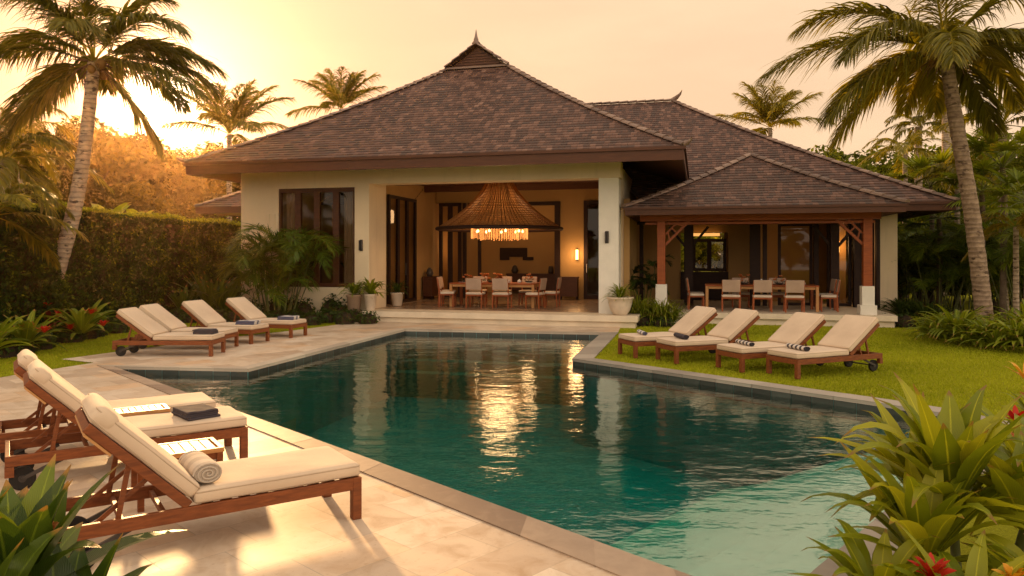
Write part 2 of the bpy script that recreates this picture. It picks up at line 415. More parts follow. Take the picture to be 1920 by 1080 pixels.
# lawn ground
M = Mat('lawn'); v = M.coord('World')
n = M.noise(v, 0.7, 5); n2 = M.noise(v, 60, 4, 0.7)
c = M.ramp(n, [(0.3, (0.26, 0.27, 0.014)), (0.7, (0.40, 0.39, 0.02))])
M.col(M.mix(0.6, c, M.ramp(n2, [(0.3, (0.45, 0.5, 0.3)), (0.7, (1.35, 1.3, 1.2))]), 'MULTIPLY')); M.rough(0.9); M.bump(n2, 0.8, 0.03)
M.b.inputs['Specular IOR Level'].default_value = 0.1; MT['lawn'] = M.m

# roof shingles: u in metres, v = course number
M = Mat('shingle'); uv = M.n('ShaderNodeUVMap'); s = M.n('ShaderNodeSeparateXYZ'); M.l(uv.outputs[0], s.inputs[0])
row = M.math('FLOOR', s.outputs[1])
wr = M.n('ShaderNodeTexWhiteNoise', noise_dimensions='1D'); M.l(row, wr.inputs['W'])
uu = M.math('ADD', M.math('MULTIPLY', s.outputs[0], 6.2), M.math('MULTIPLY', wr.outputs[0], 3.0))
colm = M.math('FLOOR', uu); cmb = M.n('ShaderNodeCombineXYZ'); M.l(colm, cmb.inputs[0]); M.l(row, cmb.inputs[1])
wc = M.n('ShaderNodeTexWhiteNoise', noise_dimensions='2D'); M.l(cmb.outputs[0], wc.inputs['Vector'])
big = M.noise(M.coord('World'), 0.9, 6, 0.7)
f = M.math('ADD', M.math('MULTIPLY', wc.outputs[0], 0.66), M.math('MULTIPLY', big, 0.34))
c = M.ramp(f, [(0.15, (0.038, 0.015, 0.011)), (0.5, (0.082, 0.036, 0.025)), (0.8, (0.17, 0.088, 0.064)), (0.95, (0.33, 0.20, 0.15))])
fr = M.math('FRACT', uu); gap = M.math('LESS_THAN', fr, 0.06)
c = M.mix(M.math('MULTIPLY', gap, 0.8), c, (0.03, 0.018, 0.014))
M.col(c); M.rough(M.math('ADD', M.math('MULTIPLY', wc.outputs[0], 0.25), 0.42))
M.bump(M.math('SUBTRACT', M.math('MULTIPLY', wc.outputs[0], 0.6), gap), 0.6, 0.02); MT['shingle'] = M.m
M.b.inputs['Specular IOR Level'].default_value = 0.5
MT['cap'] = m_stone('ridge_tile', (0.12, 0.075, 0.06), (0.30, 0.20, 0.155), 0.55)

# glass for windows
M = Mat('window_glass'); M.b.inputs['Base Color'].default_value = (1, 1, 1, 1)
tr = M.n('ShaderNodeBsdfTransparent'); tr.inputs[0].default_value = (0.62, 0.56, 0.48, 1); gl = M.n('ShaderNodeBsdfGlossy'); gl.inputs['Roughness'].default_value = 0.02
lw = M.n('ShaderNodeFresnel'); lw.inputs['IOR'].default_value = 1.6
mx = M.n('ShaderNodeMixShader'); M.l(M.math('MULTIPLY', lw.outputs[0], 0.6), mx.inputs[0]); M.l(tr.outputs[0], mx.inputs[1]); M.l(gl.outputs[0], mx.inputs[2]); M.l(mx.outputs[0], M.out.inputs[0])
MT['glass'] = M.m
# pool water
M = Mat('pool_water'); v = M.coord('World', (1.0, 1.0, 1.0))
nA = M.noise(M.coord('World', (0.9, 1.5, 1)), 2.2, 3, 0.5); nB = M.noise(M.coord('World', (1.0, 1.6, 1)), 9, 3, 0.55)
nC = M.noise(M.coord('World'), 0.35, 2)
h = M.math('ADD', M.math('MULTIPLY', nA, 1.0), M.math('MULTIPLY', nB, 0.16))
h = M.math('MULTIPLY', h, M.math('ADD', M.math('MULTIPLY', nC, 1.2), 0.1))
bp = M.n('ShaderNodeBump'); bp.inputs['Strength'].default_value = 0.5; bp.inputs['Distance'].default_value = 0.036; M.l(h, bp.inputs['Height'])
tr = M.n('ShaderNodeBsdfTransparent'); tr.inputs[0].default_value = (0.92, 0.98, 0.95, 1)
gl = M.n('ShaderNodeBsdfGlossy'); gl.inputs['Roughness'].default_value = 0.015; M.l(bp.outputs[0], gl.inputs['Normal'])
gl.inputs['Color'].default_value = (0.95, 1.0, 0.97, 1)
fz = M.n('ShaderNodeFresnel'); fz.inputs['IOR'].default_value = 1.33; M.l(bp.outputs[0], fz.inputs['Normal'])
mx = M.n('ShaderNodeMixShader'); M.l(M.math('ADD', M.math('MULTIPLY', fz.outputs[0], 1.0), 0.11), mx.inputs[0])
M.l(tr.outputs[0], mx.inputs[1]); M.l(gl.outputs[0], mx.inputs[2]); M.l(mx.outputs[0], M.out.inputs[0])
ab = M.n('ShaderNodeVolumeAbsorption'); ab.inputs[0].default_value = (0.02, 0.89, 0.84, 1); ab.inputs[1].default_value = 0.62
M.l(ab.outputs[0], M.out.inputs['Volume']); MT['water'] = M.m
# trunk
def m_trunk(name, lo, hi, ring=9.0):
    M = Mat(name); v = M.coord('Object', (1, 1, 1)); n = M.noise(v, 6, 6, 0.65)
    w = M.n('ShaderNodeTexWave', bands_direction='Z'); M.l(v, w.inputs[0]); w.inputs['Scale'].default_value = ring*0.31; w.inputs['Distortion'].default_value = 2.5; w.inputs['Detail Scale'].default_value = 1.5
    spots = M.noise(M.coord('Object', (1, 1, 2.2)), 4.5, 3)
    c = M.ramp(n, [(0.3, lo), (0.7, hi)])
    c = M.mix(M.ramp(spots, [(0.58, (0, 0, 0)), (0.64, (0.9, 0.9, 0.9))]), c, (0.06, 0.035, 0.02))
    M.col(M.mix(M.math('MULTIPLY', M.math('POWER', w.outputs[1], 4.0), 0.5), c, (0.08, 0.05, 0.03))); M.rough(0.9)
    M.bump(M.math('ADD', M.math('MULTIPLY', n, 0.4), w.outputs[1]), 0.5, 0.02); return M.m
MT['trunk'] = m_trunk('palm_trunk', (0.26, 0.19, 0.14), (0.48, 0.38, 0.28))
MT['trunk_dark'] = m_trunk('palm_trunk_dark', (0.13, 0.085, 0.055), (0.36, 0.26, 0.18))
MT['bark'] = m_trunk('bark', (0.06, 0.04, 0.025), (0.14, 0.10, 0.06), 3)
# ================================================================== ground, pool, paving
POOL = [(1.41, 4.02), (-6.85, 12.80), (-4.42, 12.50), (-2.77, 19.25), (2.22, 18.35), (1.13, 13.78), (4.75, 9.62), (5.18, 9.02), (5.40, 8.38)]
WID = [0.30, 0.22, 0.22, 0.24, 0.36, 0.30, 0.30, 0.30, 0.30]     # coping width of edge i -> i+1
def offset_poly(P, W):
    n = len(P); lines = []
    for i in range(n):
        a, b = Vector(P[i]), Vector(P[(i+1) % n]); d = (b-a).normalized(); nr = Vector((-d.y, d.x))   # clockwise ring: left is outside
        lines.append((a + nr*W[i], d))
    res = []
    for i in range(n):
        (p, d), (q, e2) = lines[i-1], lines[i]
        den = d.x*e2.y - d.y*e2.x
        t = ((q.x-p.x)*e2.y - (q.y-p.y)*e2.x)/den
        r = p + d*t
        if (r - Vector(P[i])).length > 0.6: r = Vector(P[i]) + (r-Vector(P[i])).normalized()*0.38
        res.append((r.x, r.y))
    return res
area = sum(POOL[i][0]*POOL[(i+1) % 9][1] - POOL[(i+1) % 9][0]*POOL[i][1] for i in range(9))
assert area < 0, area
OUT = offset_poly(POOL, WID)

def fill_poly(name, outer, hole, z, mat, kind='structure', sub=None):
    from mathutils.geometry import tessellate_polygon
    loops = [outer] + ([hole] if hole else [])
    tr = tessellate_polygon([[Vector((x, y, 0)) for x, y in l] for l in loops]); pts = [p for l in loops for p in l]
    me = bpy.data.meshes.new(name); me.from_pydata([(x, y, z) for x, y in pts], [], [tuple(t) for t in tr])
    bm = bmesh.new(); bm.from_mesh(me)
    for f in bm.faces:
        f.normal_update()
        if f.normal.z < 0: f.normal_flip()
    bm.to_mesh(me); bm.free(); me.materials.append(mat)
    o = bpy.data.objects.new(name, me); COL.objects.link(o)
    return tag(o, kind=kind)
lawn = fill_poly('lawn', [(-900, -60), (900, -60), (900, 1200), (-900, 1200)], OUT, -0.02, MT['lawn'])
# paved deck: one polygon hugging the coping from the near corner round to the far right corner
hT = lambda a, b: tuple(H(a, b)[:2])
DECK = [OUT[0], OUT[1], OUT[2], OUT[3], OUT[4], hT(-2.02, 20.2), hT(-9.45, 20.2), (-5.6, 19.0), (-6.6, 17.4), (-7.5, 15.6), (-8.3, 13.75), (-7.45, 13.3), (-8.1, 11.4), (-9.6, 9.2), (-10.5, 6), (-10.5, -4), (4.0, -4), (2.4, 3.2)]
DECK[-1] = (OUT[0][0]+0.15, OUT[0][1]-0.6)
fill_poly('deck', DECK, None, 0.0, MT['paving'])
# coping slabs
def coping(name, edges, mat, z=0.012, sl=0.62):
    m = MB()
    for i in edges:
        a, b = Vector(POOL[i]), Vector(POOL[(i+1) % 9]); p, q = Vector(OUT[i]), Vector(OUT[(i+1) % 9])
        L = (b-a).length; n = max(1, round(L/sl)); g = 0.0025/L
        for k in range(n):
            t0, t1 = k/n + g, (k+1)/n - g; tt = rnd.random()
            A, B, P_, Q = a.lerp(b, t0), a.lerp(b, t1), p.lerp(q, t0), p.lerp(q, t1)
            inn = (A-P_).normalized()*0.02; A = A+inn; B = B+inn
            zz = z + rnd.uniform(-.001, .001)
            top = [(A.x, A.y, zz), (B.x, B.y, zz), (Q.x, Q.y, zz), (P_.x, P_.y, zz)]
            bot = [(x, y, zz-0.05) for x, y, _ in top]
            m.raw(top+bot, [(3, 2, 1, 0)[::-1], (4, 5, 6, 7)[::-1], (0, 4, 5, 1)[::-1], (1, 5, 6, 2)[::-1], (2, 6, 7, 3)[::-1], (3, 7, 4, 0)[::-1]], tt)
    o = m.build(name, mat, bevel=0.004); return tag(o, kind='structure')
coping('pool_coping', [0], MT['coping']); coping('pool_coping', [1, 2, 3], MT['coping_pale']); coping('pool_coping', [4, 5, 6, 7, 8], MT['coping_grey'])
# pool shell
m = MB(); zb = -1.55
for i in range(9):
    a, b = Vector(POOL[i]), Vector(POOL[(i+1) % 9]); L = (b-a).length; n = max(1, int(L/.3)); nr = Vector(((b-a).y, -(b-a).x)).normalized()*.012
    for k in range(n):
        p, q = a.lerp(b, (k+.01)/n)+nr, a.lerp(b, (k+.99)/n)+nr
        m.face([(p.x, p.y, -.27), (q.x, q.y, -.27), (q.x, q.y, -.036), (p.x, p.y, -.036)], None, rnd.random())
o = m.build('waterline_tiles', MT['waterline']); tag(o, kind='structure')
m = MB()
for i in range(9):
    a, b = POOL[i], POOL[(i+1) % 9]
    m.face([(a[0], a[1], zb), (b[0], b[1], zb), (b[0], b[1], -0.03), (a[0], a[1], -0.03)])
o = m.build('pool_wall', MT['pooltile']); tag(o, kind='structure')
fill_poly('pool_floor', POOL, None, zb, MT['pooltile'])
# underwater steps: left tip and far end
m = MB()
def hbox(m, a0, a1, b0, b1, z0, z1, tint=0.5):
    vs = [H(a, b, z) for z in (z0, z1) for (a, b) in ((a0, b0), (a1, b0), (a1, b1), (a0, b1))]
    m.raw(vs, [(3, 2, 1, 0), (4, 5, 6, 7), (0, 1, 5, 4), (1, 2, 6, 5), (2, 3, 7, 6), (3, 0, 4, 7)], tint)
a_tip = POOL[1][0]*CT - POOL[1][1]*ST
for k in range(5):
    hbox(m, a_tip-1, a_tip+0.75+0.42*k, 7.5, 12.6, zb-.01*k-.02, -0.26-0.22*k+.001*k)
o = m.build('pool_steps', MT['steptile']); tag(o, kind='structure')
m = MB()
for k in range(4):
    hbox(m, -8.0, 0, 18.75-0.40-0.42*k, 20, zb-.03-.01*k, -0.24-0.24*k)
o = m.build('pool_steps', MT['steptile']); tag(o, kind='structure')
# added near right ledge, sloping down, its pale tone stands in for sky reflection
C0 = Vector(POOL[0]); d2 = (Vector(POOL[8])-C0).normalized(); d1 = Vector((-d2.y, d2.x))
m = MB(); rows = [(-.3, -.40), (.8, -.45), (1.2, -.54), (1.6, -.70), (2.0, -.90), (2.4, -1.10), (2.9, -1.34), (3.5, zb-.01)]
for (o0, h0), (o1, h1) in zip(rows[:-1], rows[1:]):
    q = [C0-d2*.6+d1*o0, C0+d2*6.3+d1*o0, C0+d2*6.3+d1*o1, C0-d2*2.4*0-d2*.6+d1*o1]
    m.face([(q[0].x, q[0].y, h0), (q[1].x, q[1].y, h0), (q[2].x, q[2].y, h1), (q[3].x, q[3].y, h1)])
o = m.build('sky_reflection_ledge', MT['sky_pale']); tag(o, kind='structure')
# water: closed body, sides and bottom run just outside the shell
m = MB(); W2 = offset_poly(POOL, [0.03]*9); zt = -0.115
bm = bmesh.new()
top = [bm.verts.new((x, y, zt)) for x, y in W2]; bot = [bm.verts.new((x, y, zb-0.2)) for x, y in W2]
from mathutils.geometry import tessellate_polygon
for t in tessellate_polygon([[Vector((x, y, 0)) for x, y in W2]]):
    bm.faces.new([top[i] for i in t]); bm.faces.new([bot[i] for i in reversed(t)])
for i in range(9): bm.faces.new((top[i], top[(i+1) % 9], bot[(i+1) % 9], bot[i]))
bmesh.ops.recalc_face_normals(bm, faces=bm.faces)
me = bpy.data.meshes.new('pool_water'); bm.to_mesh(me); bm.free(); me.materials.append(MT['water'])
o = bpy.data.objects.new('pool_water', me); COL.objects.link(o); tag(o, kind='structure')

# ================================================================== house
def part(name, mat, parent, off, fn, **k):
    m = MB(off); fn(m); return m.build(name, mat, parent, **k)

def roof_face(m, A0, A1, B0, B1, zf, course=0.20, lip=0.028, s0=0.0, s1=1.0, horiz=None):
    """A0-A1 eave (plan), B0-B1 top (plan); zf(s) height. Stepped courses."""
    A0, A1, B0, B1 = Vector(A0), Vector(A1), Vector(B0), Vector(B1)
    ed = (A1-A0).normalized()
    run = abs((B0-A0).dot(Vector((-ed.y, ed.x))))
    rise = zf(s1)-zf(s0); n = max(2, int(math.hypot(run*(s1-s0), rise)/course))
    for k in range(n):
        sa, sb = s0+(s1-s0)*k/n, s0+(s1-s0)*(k+1)/n
        La, Ra, Lb, Rb = A0.lerp(B0, sa), A1.lerp(B1, sa), A0.lerp(B0, sb), A1.lerp(B1, sb)
        za, zc = zf(sa)+lip, zf(sb)
        jit = rnd.uniform(0, .006)
        P = [(La.x, La.y, za+jit), (Ra.x, Ra.y, za+jit), (Rb.x, Rb.y, zc), (Lb.x, Lb.y, zc)]
        r0 = k + int(A0.x*13+A0.y*7) % 50
        us = [(p[0]*ed.x + p[1]*ed.y, r0+0.5) for p in P]
        m.face(P, us)
        Q = [(La.x, La.y, zf(sa)-.002), (Ra.x, Ra.y, zf(sa)-.002), P[1], P[0]]
        m.face(Q, [(q[0]*ed.x+q[1]*ed.y, r0+0.5) for q in Q])

def cap_line(m, pts, step=0.36, w=0.27, h=0.075):
    """overlapping half-round ridge tiles along a polyline"""
    pts = [Vector(p) for p in pts]; seg = []
    for a, b in zip(pts[:-1], pts[1:]): seg.append((b-a).length)
    tot = sum(seg)
    def at(t):
        for s, a, b in zip(seg, pts[:-1], pts[1:]):
            if t <= s: return a.lerp(b, t/s)
            t -= s
        return pts[-1]
    n = int(tot/step)
    for k in range(n):
        p, q = at(tot*k/n), at(min(tot, tot*(k+1.12)/n)); d = (q-p).normalized()
        s = d.cross(Vector((0, 0, 1))).normalized(); u = s.cross(d)
        ring = []
        for (c, ww, hh, l) in ((p, w, h, .018), (q, w*.86, h*.8, 0)):
            for j in range(7):
                a = math.pi*j/6; ring.append(c + s*(math.cos(a)*ww/2) + u*(math.sin(a)*hh + l))
        fs = [(j, j+1, j+8, j+7) for j in range(6)] + [tuple(range(7))[::-1]]
        m.raw(ring, fs, rnd.random())

def hip_profile(z0, z1, flare):
    # slightly concave: shallow near the eave, steeper above
    return lambda s: z0 + (z1-z0)*((1-flare)*s + flare*s*s)

# ---- main villa -------------------------------------------------------
VO = (-7.4, 20.7, 0)
villa = empty('villa', H(VO[0], VO[1]), -T, 'cream walled villa with tall shingled gablet roof and open dining hall', 'house')
E0, E1, EF, EB = -14.6, -0.32, 18.9, 33.1; CX = (E0+E1)/2; HW = 1.07
zE, zG, zR = 4.62, 8.47, 9.22
zf = hip_profile(zE, zG, 0.16)
m = MB(VO)
FL, FR, BL, BR = (E0, EF), (E1, EF), (E0, EB), (E1, EB)
TF, TB = 25.0, 27.0
roof_face(m, FL, FR, (CX-HW, TF), (CX+HW, TF), zf)
roof_face(m, BR, BL, (CX+HW, TB), (CX-HW, TB), zf)
roof_face(m, BL, FL, (CX-HW, TB), (CX-HW, TF), zf)
roof_face(m, FR, BR, (CX+HW, TF), (CX+HW, TB), zf)
zr = lambda s: zG-0.03 + (zR-zG+0.03)*s
roof_face(m, (CX-HW-.05, TB+.2), (CX-HW-.05, TF-.22), (CX, TB+.2), (CX, TF-.22), zr)
roof_face(m, (CX+HW+.05, TF-.22), (CX+HW+.05, TB+.2), (CX, TF-.22), (CX, TB+.2), zr)
roof = m.build('roof', MT['shingle'], villa)
def hipline(A, B, zf, n=14, dz=0.01): 
    A, B = Vector(A), Vector(B)
    return [(*A.lerp(B, i/n), zf(i/n)+dz) for i in range(n+1)]
for A, B in ((FL, (CX-HW, TF)), (FR, (CX+HW, TF)), (BL, (CX-HW, TB)), (BR, (CX+HW, TB))):
    m = MB(VO); cap_line(m, hipline(A, B, zf)); m.build('ridge_cap', MT['cap'], roof)
m = MB(VO)
cap_line(m, [(CX-HW-.05, TF-.2, zG), (CX, TF-.2, zR+.02)], .3, .26); cap_line(m, [(CX+HW+.05, TF-.2, zG), (CX, TF-.2, zR+.02)], .3, .26)
cap_line(m, [(CX, TF-.25, zR+.02), (CX, TB+.2, zR+.02)], .33, .3)
m.build('ridge_cap', MT['cap'], roof)
m = MB(VO)
m.face([(CX-HW, TF-.02, zG-.02), (CX+HW, TF-.02, zG-.02), (CX, TF-.02, zR-.02)])
for k in range(7):                           # louvre boards of the gablet
    z = zG+0.04+k*0.095; hw = (zR-.06-z)/(zR-zG)*HW
    if hw > .05: m.bar((CX-hw, TF-.05, z), (CX+hw, TF-.05, z), .03, .075)
m.build('gablet', MT['beam'], roof)
m = MB(VO); m.bar((CX-HW-.1, TF-.12, zG-.01), (CX+HW+.1, TF-.12, zG-.01), .14, .06); m.build('gablet_sill', MT['cap'], roof)
m = MB(VO); m.lathe((CX, TF-.22, zR), [(.11, 0), (.12, .08), (.085, .13), (.09, .17), (.06, .24), (.035, .36), (.008, .52), (0, .53)], 12)
m.build('finial', MT['cap'], roof, smooth=True)
for sx, (cxx, cyy) in ((-1, FL), (1, FR)):
    m = MB(VO); p = Vector((cxx, cyy, zE+.06))
    m.tube([p, p+Vector((sx*.08, -.07, .02)), p+Vector((sx*.14, -.12, .06)), p+Vector((sx*.17, -.14, .13))], [.07, .055, .04, .01], 8)
    m.build('corner_ornament', MT['cap'], roof, smooth=True)
# fascia + soffit
def eave_trim(off, parent, E0, E1, EF, EB, z, fh, inset, zs, sides='FRBL'):
    m = MB(off); t = .05
    m.box(E0+.02, E1-.02, EF+.02, EF+.02+t, z-fh, z-.004); m.box(E0+.02, E1-.02, EB-.02-t, EB-.02, z-fh, z-.004)
    m.box(E0+.02, E0+.02+t, EF+.02+t+.001, EB-.03-t, z-fh, z-.004); m.box(E1-.02-t, E1-.02, EF+.02+t+.001, EB-.03-t, z-fh, z-.004)
    # second, thinner board under the tiles
    m.box(E0-.03, E1+.03, EF-.03, EF+.015, z-.075, z+.0); m.box(E0-.03, E0+.015, EF+.016, EB-.02, z-.075, z); m.box(E1-.015, E1+.03, EF+.016, EB-.02, z-.075, z)
    m.build('fascia', MT['beam'], parent)
    m = MB(off); zi = z-fh+.03; o_ = .06
    X0, X1, Y0, Y1 = E0+o_, E1-o_, EF+o_, EB-o_; x0, x1, y0, y1 = E0+inset, E1-inset, EF+inset, EB-inset
    m.face([(X0, Y0, zi), (X1, Y0, zi), (x1, y0, zs), (x0, y0, zs)]); m.face([(X1, Y0, zi), (X1, Y1, zi), (x1, y1, zs), (x1, y0, zs)])
    m.face([(X1, Y1, zi), (X0, Y1, zi), (x0, y1, zs), (x1, y1, zs)]); m.face([(X0, Y1, zi), (X0, Y0, zi), (x0, y0, zs), (x0, y1, zs)])
    m.build('soffit', MT['ceil'], parent)
eave_trim(VO, roof, E0, E1, EF, EB, zE, .34, 1.95, 4.62+.35)

# walls (house frame): facade plane b = 20.7
WB = 20.7; A_L, A_WL, A_WR, A_P = -13.93, -12.62, -10.05, -9.58      # wall left end, window left/right, hall opening left
A_C0, A_C1 = -2.68, -2.13                                            # right column
z0, zb_, zt_ = 0.0, 4.06, 4.50
m = MB(VO)
m.box(A_L, A_WL, WB, WB+.35, 0, zt_)                                 # left of window
m.box(A_WL, A_WR, WB, WB+.35, 0, .95); m.box(A_WL, A_WR, WB, WB+.35, 3.98, zt_)
m.box(A_WR, A_P, WB-.004, WB+1.25, 0, zb_)                           # thick pier beside the opening
m.box(A_WR, A_P, WB-.004, WB+1.25, zb_, zt_-.01)
m.box(A_L, A_L+.35, WB+.35, 32.0, 0, zt_-.02)                        # west wall
m.box(A_L+.9, A_L+1.0, WB-.035, WB, .05, 3.2); m.box(A_L+1.12, A_L+1.2, WB-.03, WB, .05, 3.2)
m.build('wall', MT['plaster'], villa)
m = MB(VO); m.box(A_P-.08, A_C1+.06, WB-.06, WB+.55, zb_+.003, zt_+.02); m.build('beam', MT['plaster'], villa)
m = MB(VO); m.box(A_C0, A_C1, WB, WB+.62, .3, zb_); m.build('column', MT['white'], villa)
m = MB(VO); m.box(A_C0+.15, A_C1-.03, WB+1.75, WB+2.2, .0, zt_); m.box(A_C0+.25, A_C1-.05, WB+2.2, 27.5, 0, zt_); m.box(A_C0+.1, A_C1-.04, WB+.62, WB+1.75, 3.3, zt_)
m.build('wall', MT['plaster'], villa)
# hall interior
BI = 27.5; AI = -9.92
m = MB(VO)
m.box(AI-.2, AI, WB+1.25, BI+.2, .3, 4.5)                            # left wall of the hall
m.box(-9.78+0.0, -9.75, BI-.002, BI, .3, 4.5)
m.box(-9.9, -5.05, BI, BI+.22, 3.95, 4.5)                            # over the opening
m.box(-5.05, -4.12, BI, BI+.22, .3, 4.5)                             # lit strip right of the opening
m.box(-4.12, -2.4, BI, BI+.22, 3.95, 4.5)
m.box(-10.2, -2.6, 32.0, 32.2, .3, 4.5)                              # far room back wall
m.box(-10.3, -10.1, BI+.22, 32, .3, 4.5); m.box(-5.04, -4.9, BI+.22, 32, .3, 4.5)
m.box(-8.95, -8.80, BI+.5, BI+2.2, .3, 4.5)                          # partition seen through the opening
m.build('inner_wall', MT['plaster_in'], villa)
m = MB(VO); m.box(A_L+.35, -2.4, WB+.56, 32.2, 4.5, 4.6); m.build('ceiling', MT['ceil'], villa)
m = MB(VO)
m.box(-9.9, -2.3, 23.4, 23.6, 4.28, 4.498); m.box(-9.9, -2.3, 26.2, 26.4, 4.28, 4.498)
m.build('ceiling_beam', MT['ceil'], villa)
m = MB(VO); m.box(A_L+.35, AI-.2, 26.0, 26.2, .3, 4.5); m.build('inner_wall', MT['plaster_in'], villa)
m = MB(VO); m.box(-13.9+.3, A_P-.05, WB+.36, 26, .297, .31); m.build('room_floor', MT['floor_in'], villa)
# front window: frame, four panes
w = MB(VO)
fw = .13
w.box(A_WL, A_WR, WB+.03, WB+.15, 3.98-fw, 3.98); w.box(A_WL, A_WR, WB+.03, WB+.15, .95, .95+fw)
for k in range(5):
    x = A_WL + (A_WR-A_WL)*k/4; w.box(max(A_WL, x-fw/2 - (.03 if 0 < k < 4 else 0)), min(A_WR, x+fw/2+(.03 if 0 < k < 4 else 0)), WB+.032, WB+.148, .95+fw, 3.98-fw)
win = w.build('window', MT['beam'], villa)
part('pane', MT['glass'], win, VO, lambda m: m.face([(A_WL+.1, WB+.09, 1.05), (A_WR-.1, WB+.09, 1.05), (A_WR-.1, WB+.09, 3.9), (A_WL+.1, WB+.09, 3.9)]))
m = MB(VO)
for (xa, xb) in ((A_WL+.1, A_WL+.62), (A_WR-.5, A_WR-.08)):
    n = 26; pts = []
    for i in range(n+1):
        t = i/n; pts.append((xa+(xb-xa)*t, WB+.3+.035*math.sin(t*n*1.25)))
    for a, b in zip(pts[:-1], pts[1:]): m.face([(a[0], a[1], 1.0), (b[0], b[1], 1.0), (b[0], b[1], 3.9), (a[0], a[1], 3.9)])
m.build('curtain', m_plain('curtain_cloth', (.55, .45, .33), .9), win, smooth=True)
# dark folding door on the hall's left wall
def dframe(name, off, parent, p0, p1, z0, z1, leaves, fw=.10, th=.09, mat='darkwood', glass=True, sill=True):
    p0, p1 = Vector((*p0, 0)), Vector((*p1, 0)); d = (p1-p0); L = d.length; d.normalize(); up = Vector((0, 0, 1))
    m = MB(off)
    m.bar(p0+up*(z1-fw/2), p1+up*(z1-fw/2), th, fw)
    if sill: m.bar(p0+up*(z0+fw/2), p1+up*(z0+fw/2), th, fw)
    for k in range(leaves+1):
        c = p0 + d*(L*k/leaves); c += d*(fw/2 if k == 0 else (-fw/2 if k == leaves else 0))
        m.bar(c+up*(z0+(fw if sill else 0)), c+up*(z1-fw), th*.98, fw*(1.0 if k in (0, leaves) else 1.4), up=(d.y, -d.x, 0)) if False else \
            m.box(-fw/2*(1 if k in (0, leaves) else 1.4), fw/2*(1 if k in (0, leaves) else 1.4), -th*.49, th*.49, z0+(fw if sill else 0), z1-fw,
                  Matrix(((d.x, -d.y, 0, c.x), (d.y, d.x, 0, c.y), (0, 0, 1, 0), (0, 0, 0, 1))))
    o = m.build(name, MT[mat], parent)
    if glass:
        g = MB(off); a, b = p0+d*fw*.5, p1-d*fw*.5
        g.face([(a.x, a.y, z0+fw*.8), (b.x, b.y, z0+fw*.8), (b.x, b.y, z1-fw*.8), (a.x, a.y, z1-fw*.8)]); g.build('pane', MT['glass'], o)
    return o
dr = dframe('folding_door', VO, villa, (-9.85, 22.75), (-9.85, 25.2), .31, 3.92, 3)
part('handle', MT['metal'], dr, VO, lambda m: m.tube([(-9.78, 24.0, 1.25), (-9.74, 24.0, 1.25), (-9.74, 24.0, 1.65), (-9.78, 24.0, 1.65)], .012, 6))
dframe('folding_door', VO, villa, (-9.75, 27.44), (-8.85, 27.44), .31, 3.95, 2, .13)
d2 = dframe('folding_door', VO, villa, (-4.10, 27.44), (-2.7, 27.44), .31, 3.95, 2, .14)
part('handle', MT['ceramic'], d2, VO, lambda m: m.tube([(-3.98, 27.36, 1.3), (-3.98, 27.33, 1.3), (-3.98, 27.33, 1.6), (-3.98, 27.36, 1.6)], .014, 6))
m = MB(VO)
for (x, wd) in ((-8.80, .13), (-8.18, .10), (-5.2, .20)): m.box(x, x+wd, 27.40, 27.55, .3, 3.94)
m.box(-8.6, -5.21, 27.42, 27.50, 3.80, 3.94)
m.build('door_post', MT['darkwood'], villa)
m = MB(VO); m.box(-13.9, -1.9, 20.75, 32.2, .05, .296); m.build('hall_floor', MT['floor_in'], villa)
# wall lamps on the facade
def wall_lamp(p):
    t = empty('wall_lamp', p, -T)
    m = MB(); m.box(-.05, .05, -.012, 0, -.17, .17); m.build('backplate', MT['metal'], t)
    m = MB()
    for s in (-1, 1): m.box(s*.035-.018, s*.035+.018, -.075, -.012, -.15, .15)
    m.build('shade', MT['metal'], t, bevel=.004)
    return t
l1 = wall_lamp(H(-9.83, WB-.006, 2.22)); tag(l1, 'slim grey wall lamp on the pale pier right of the front window', 'wall lamp', 'slim wall lamps of the villa front')
l2 = wall_lamp(H(-2.45, WB, 2.42)); tag(l2, 'slim grey wall lamp on the white column right of the dining hall', 'wall lamp', 'slim wall lamps of the villa front')

# terrace + steps in front of the hall
m = MB()
hbox(m, -9.45, -1.55, 19.95, 21.0, .14, .302, .5)
hbox(m, -9.38, -1.62, 20.03, 21.0, -.05, .139, .5)
o = m.build('terrace_step', MT['stone'], bevel=.01); tag(o, kind='structure')
m = MB()
hbox(m, -2.0, 5.15, 21.75, 22.1, .15, .302); hbox(m, -1.95, 5.10, 21.85, 22.1, -.05, .149)
hbox(m, -1.9, 5.20, 22.1, 28.2, -.05, .298)
o = m.build('pavilion_floor', MT['stone'], bevel=.006); tag(o, kind='structure')

# ---- right wing -------------------------------------------------------
WO = (-.5, 25.2, 0)
wing = empty('side_wing', H(WO[0], WO[1]), -T, 'long side wing with broad shingled hip roof behind the dining pavilion', 'house')
w0, w1, wf, wb = -9.0, 7.22, 23.9, 40.4; r = 8.25; zw, zwr = 3.48, 8.42
zf2 = hip_profile(zw, zwr, 0.13)
m = MB(WO)
roof_face(m, (-1.5, wf), (w1, wf), (-7.4, wf+r), (w1-r, wf+r), zf2)
roof_face(m, (w1, wf), (w1, wb), (w1-r, wf+r), (w1-r, wb-r), zf2)
roof_face(m, (w1, wb), (w0, wb), (w1-r, wb-r), (-7.4, wb-r), zf2)
wroof = m.build('roof', MT['shingle'], wing)
m = MB(WO); cap_line(m, hipline((w1, wf), (w1-r, wf+r), zf2)); m.build('ridge_cap', MT['cap'], wroof)
m = MB(WO); cap_line(m, [(w1-r, wf+r, zwr+.03), (-7.4, wf+r, zwr+.03)]); m.build('ridge_cap', MT['cap'], wroof)
m = MB(WO); cap_line(m, hipline((w1, wb), (w1-r, wb-r), zf2)); m.build('ridge_cap', MT['cap'], wroof)
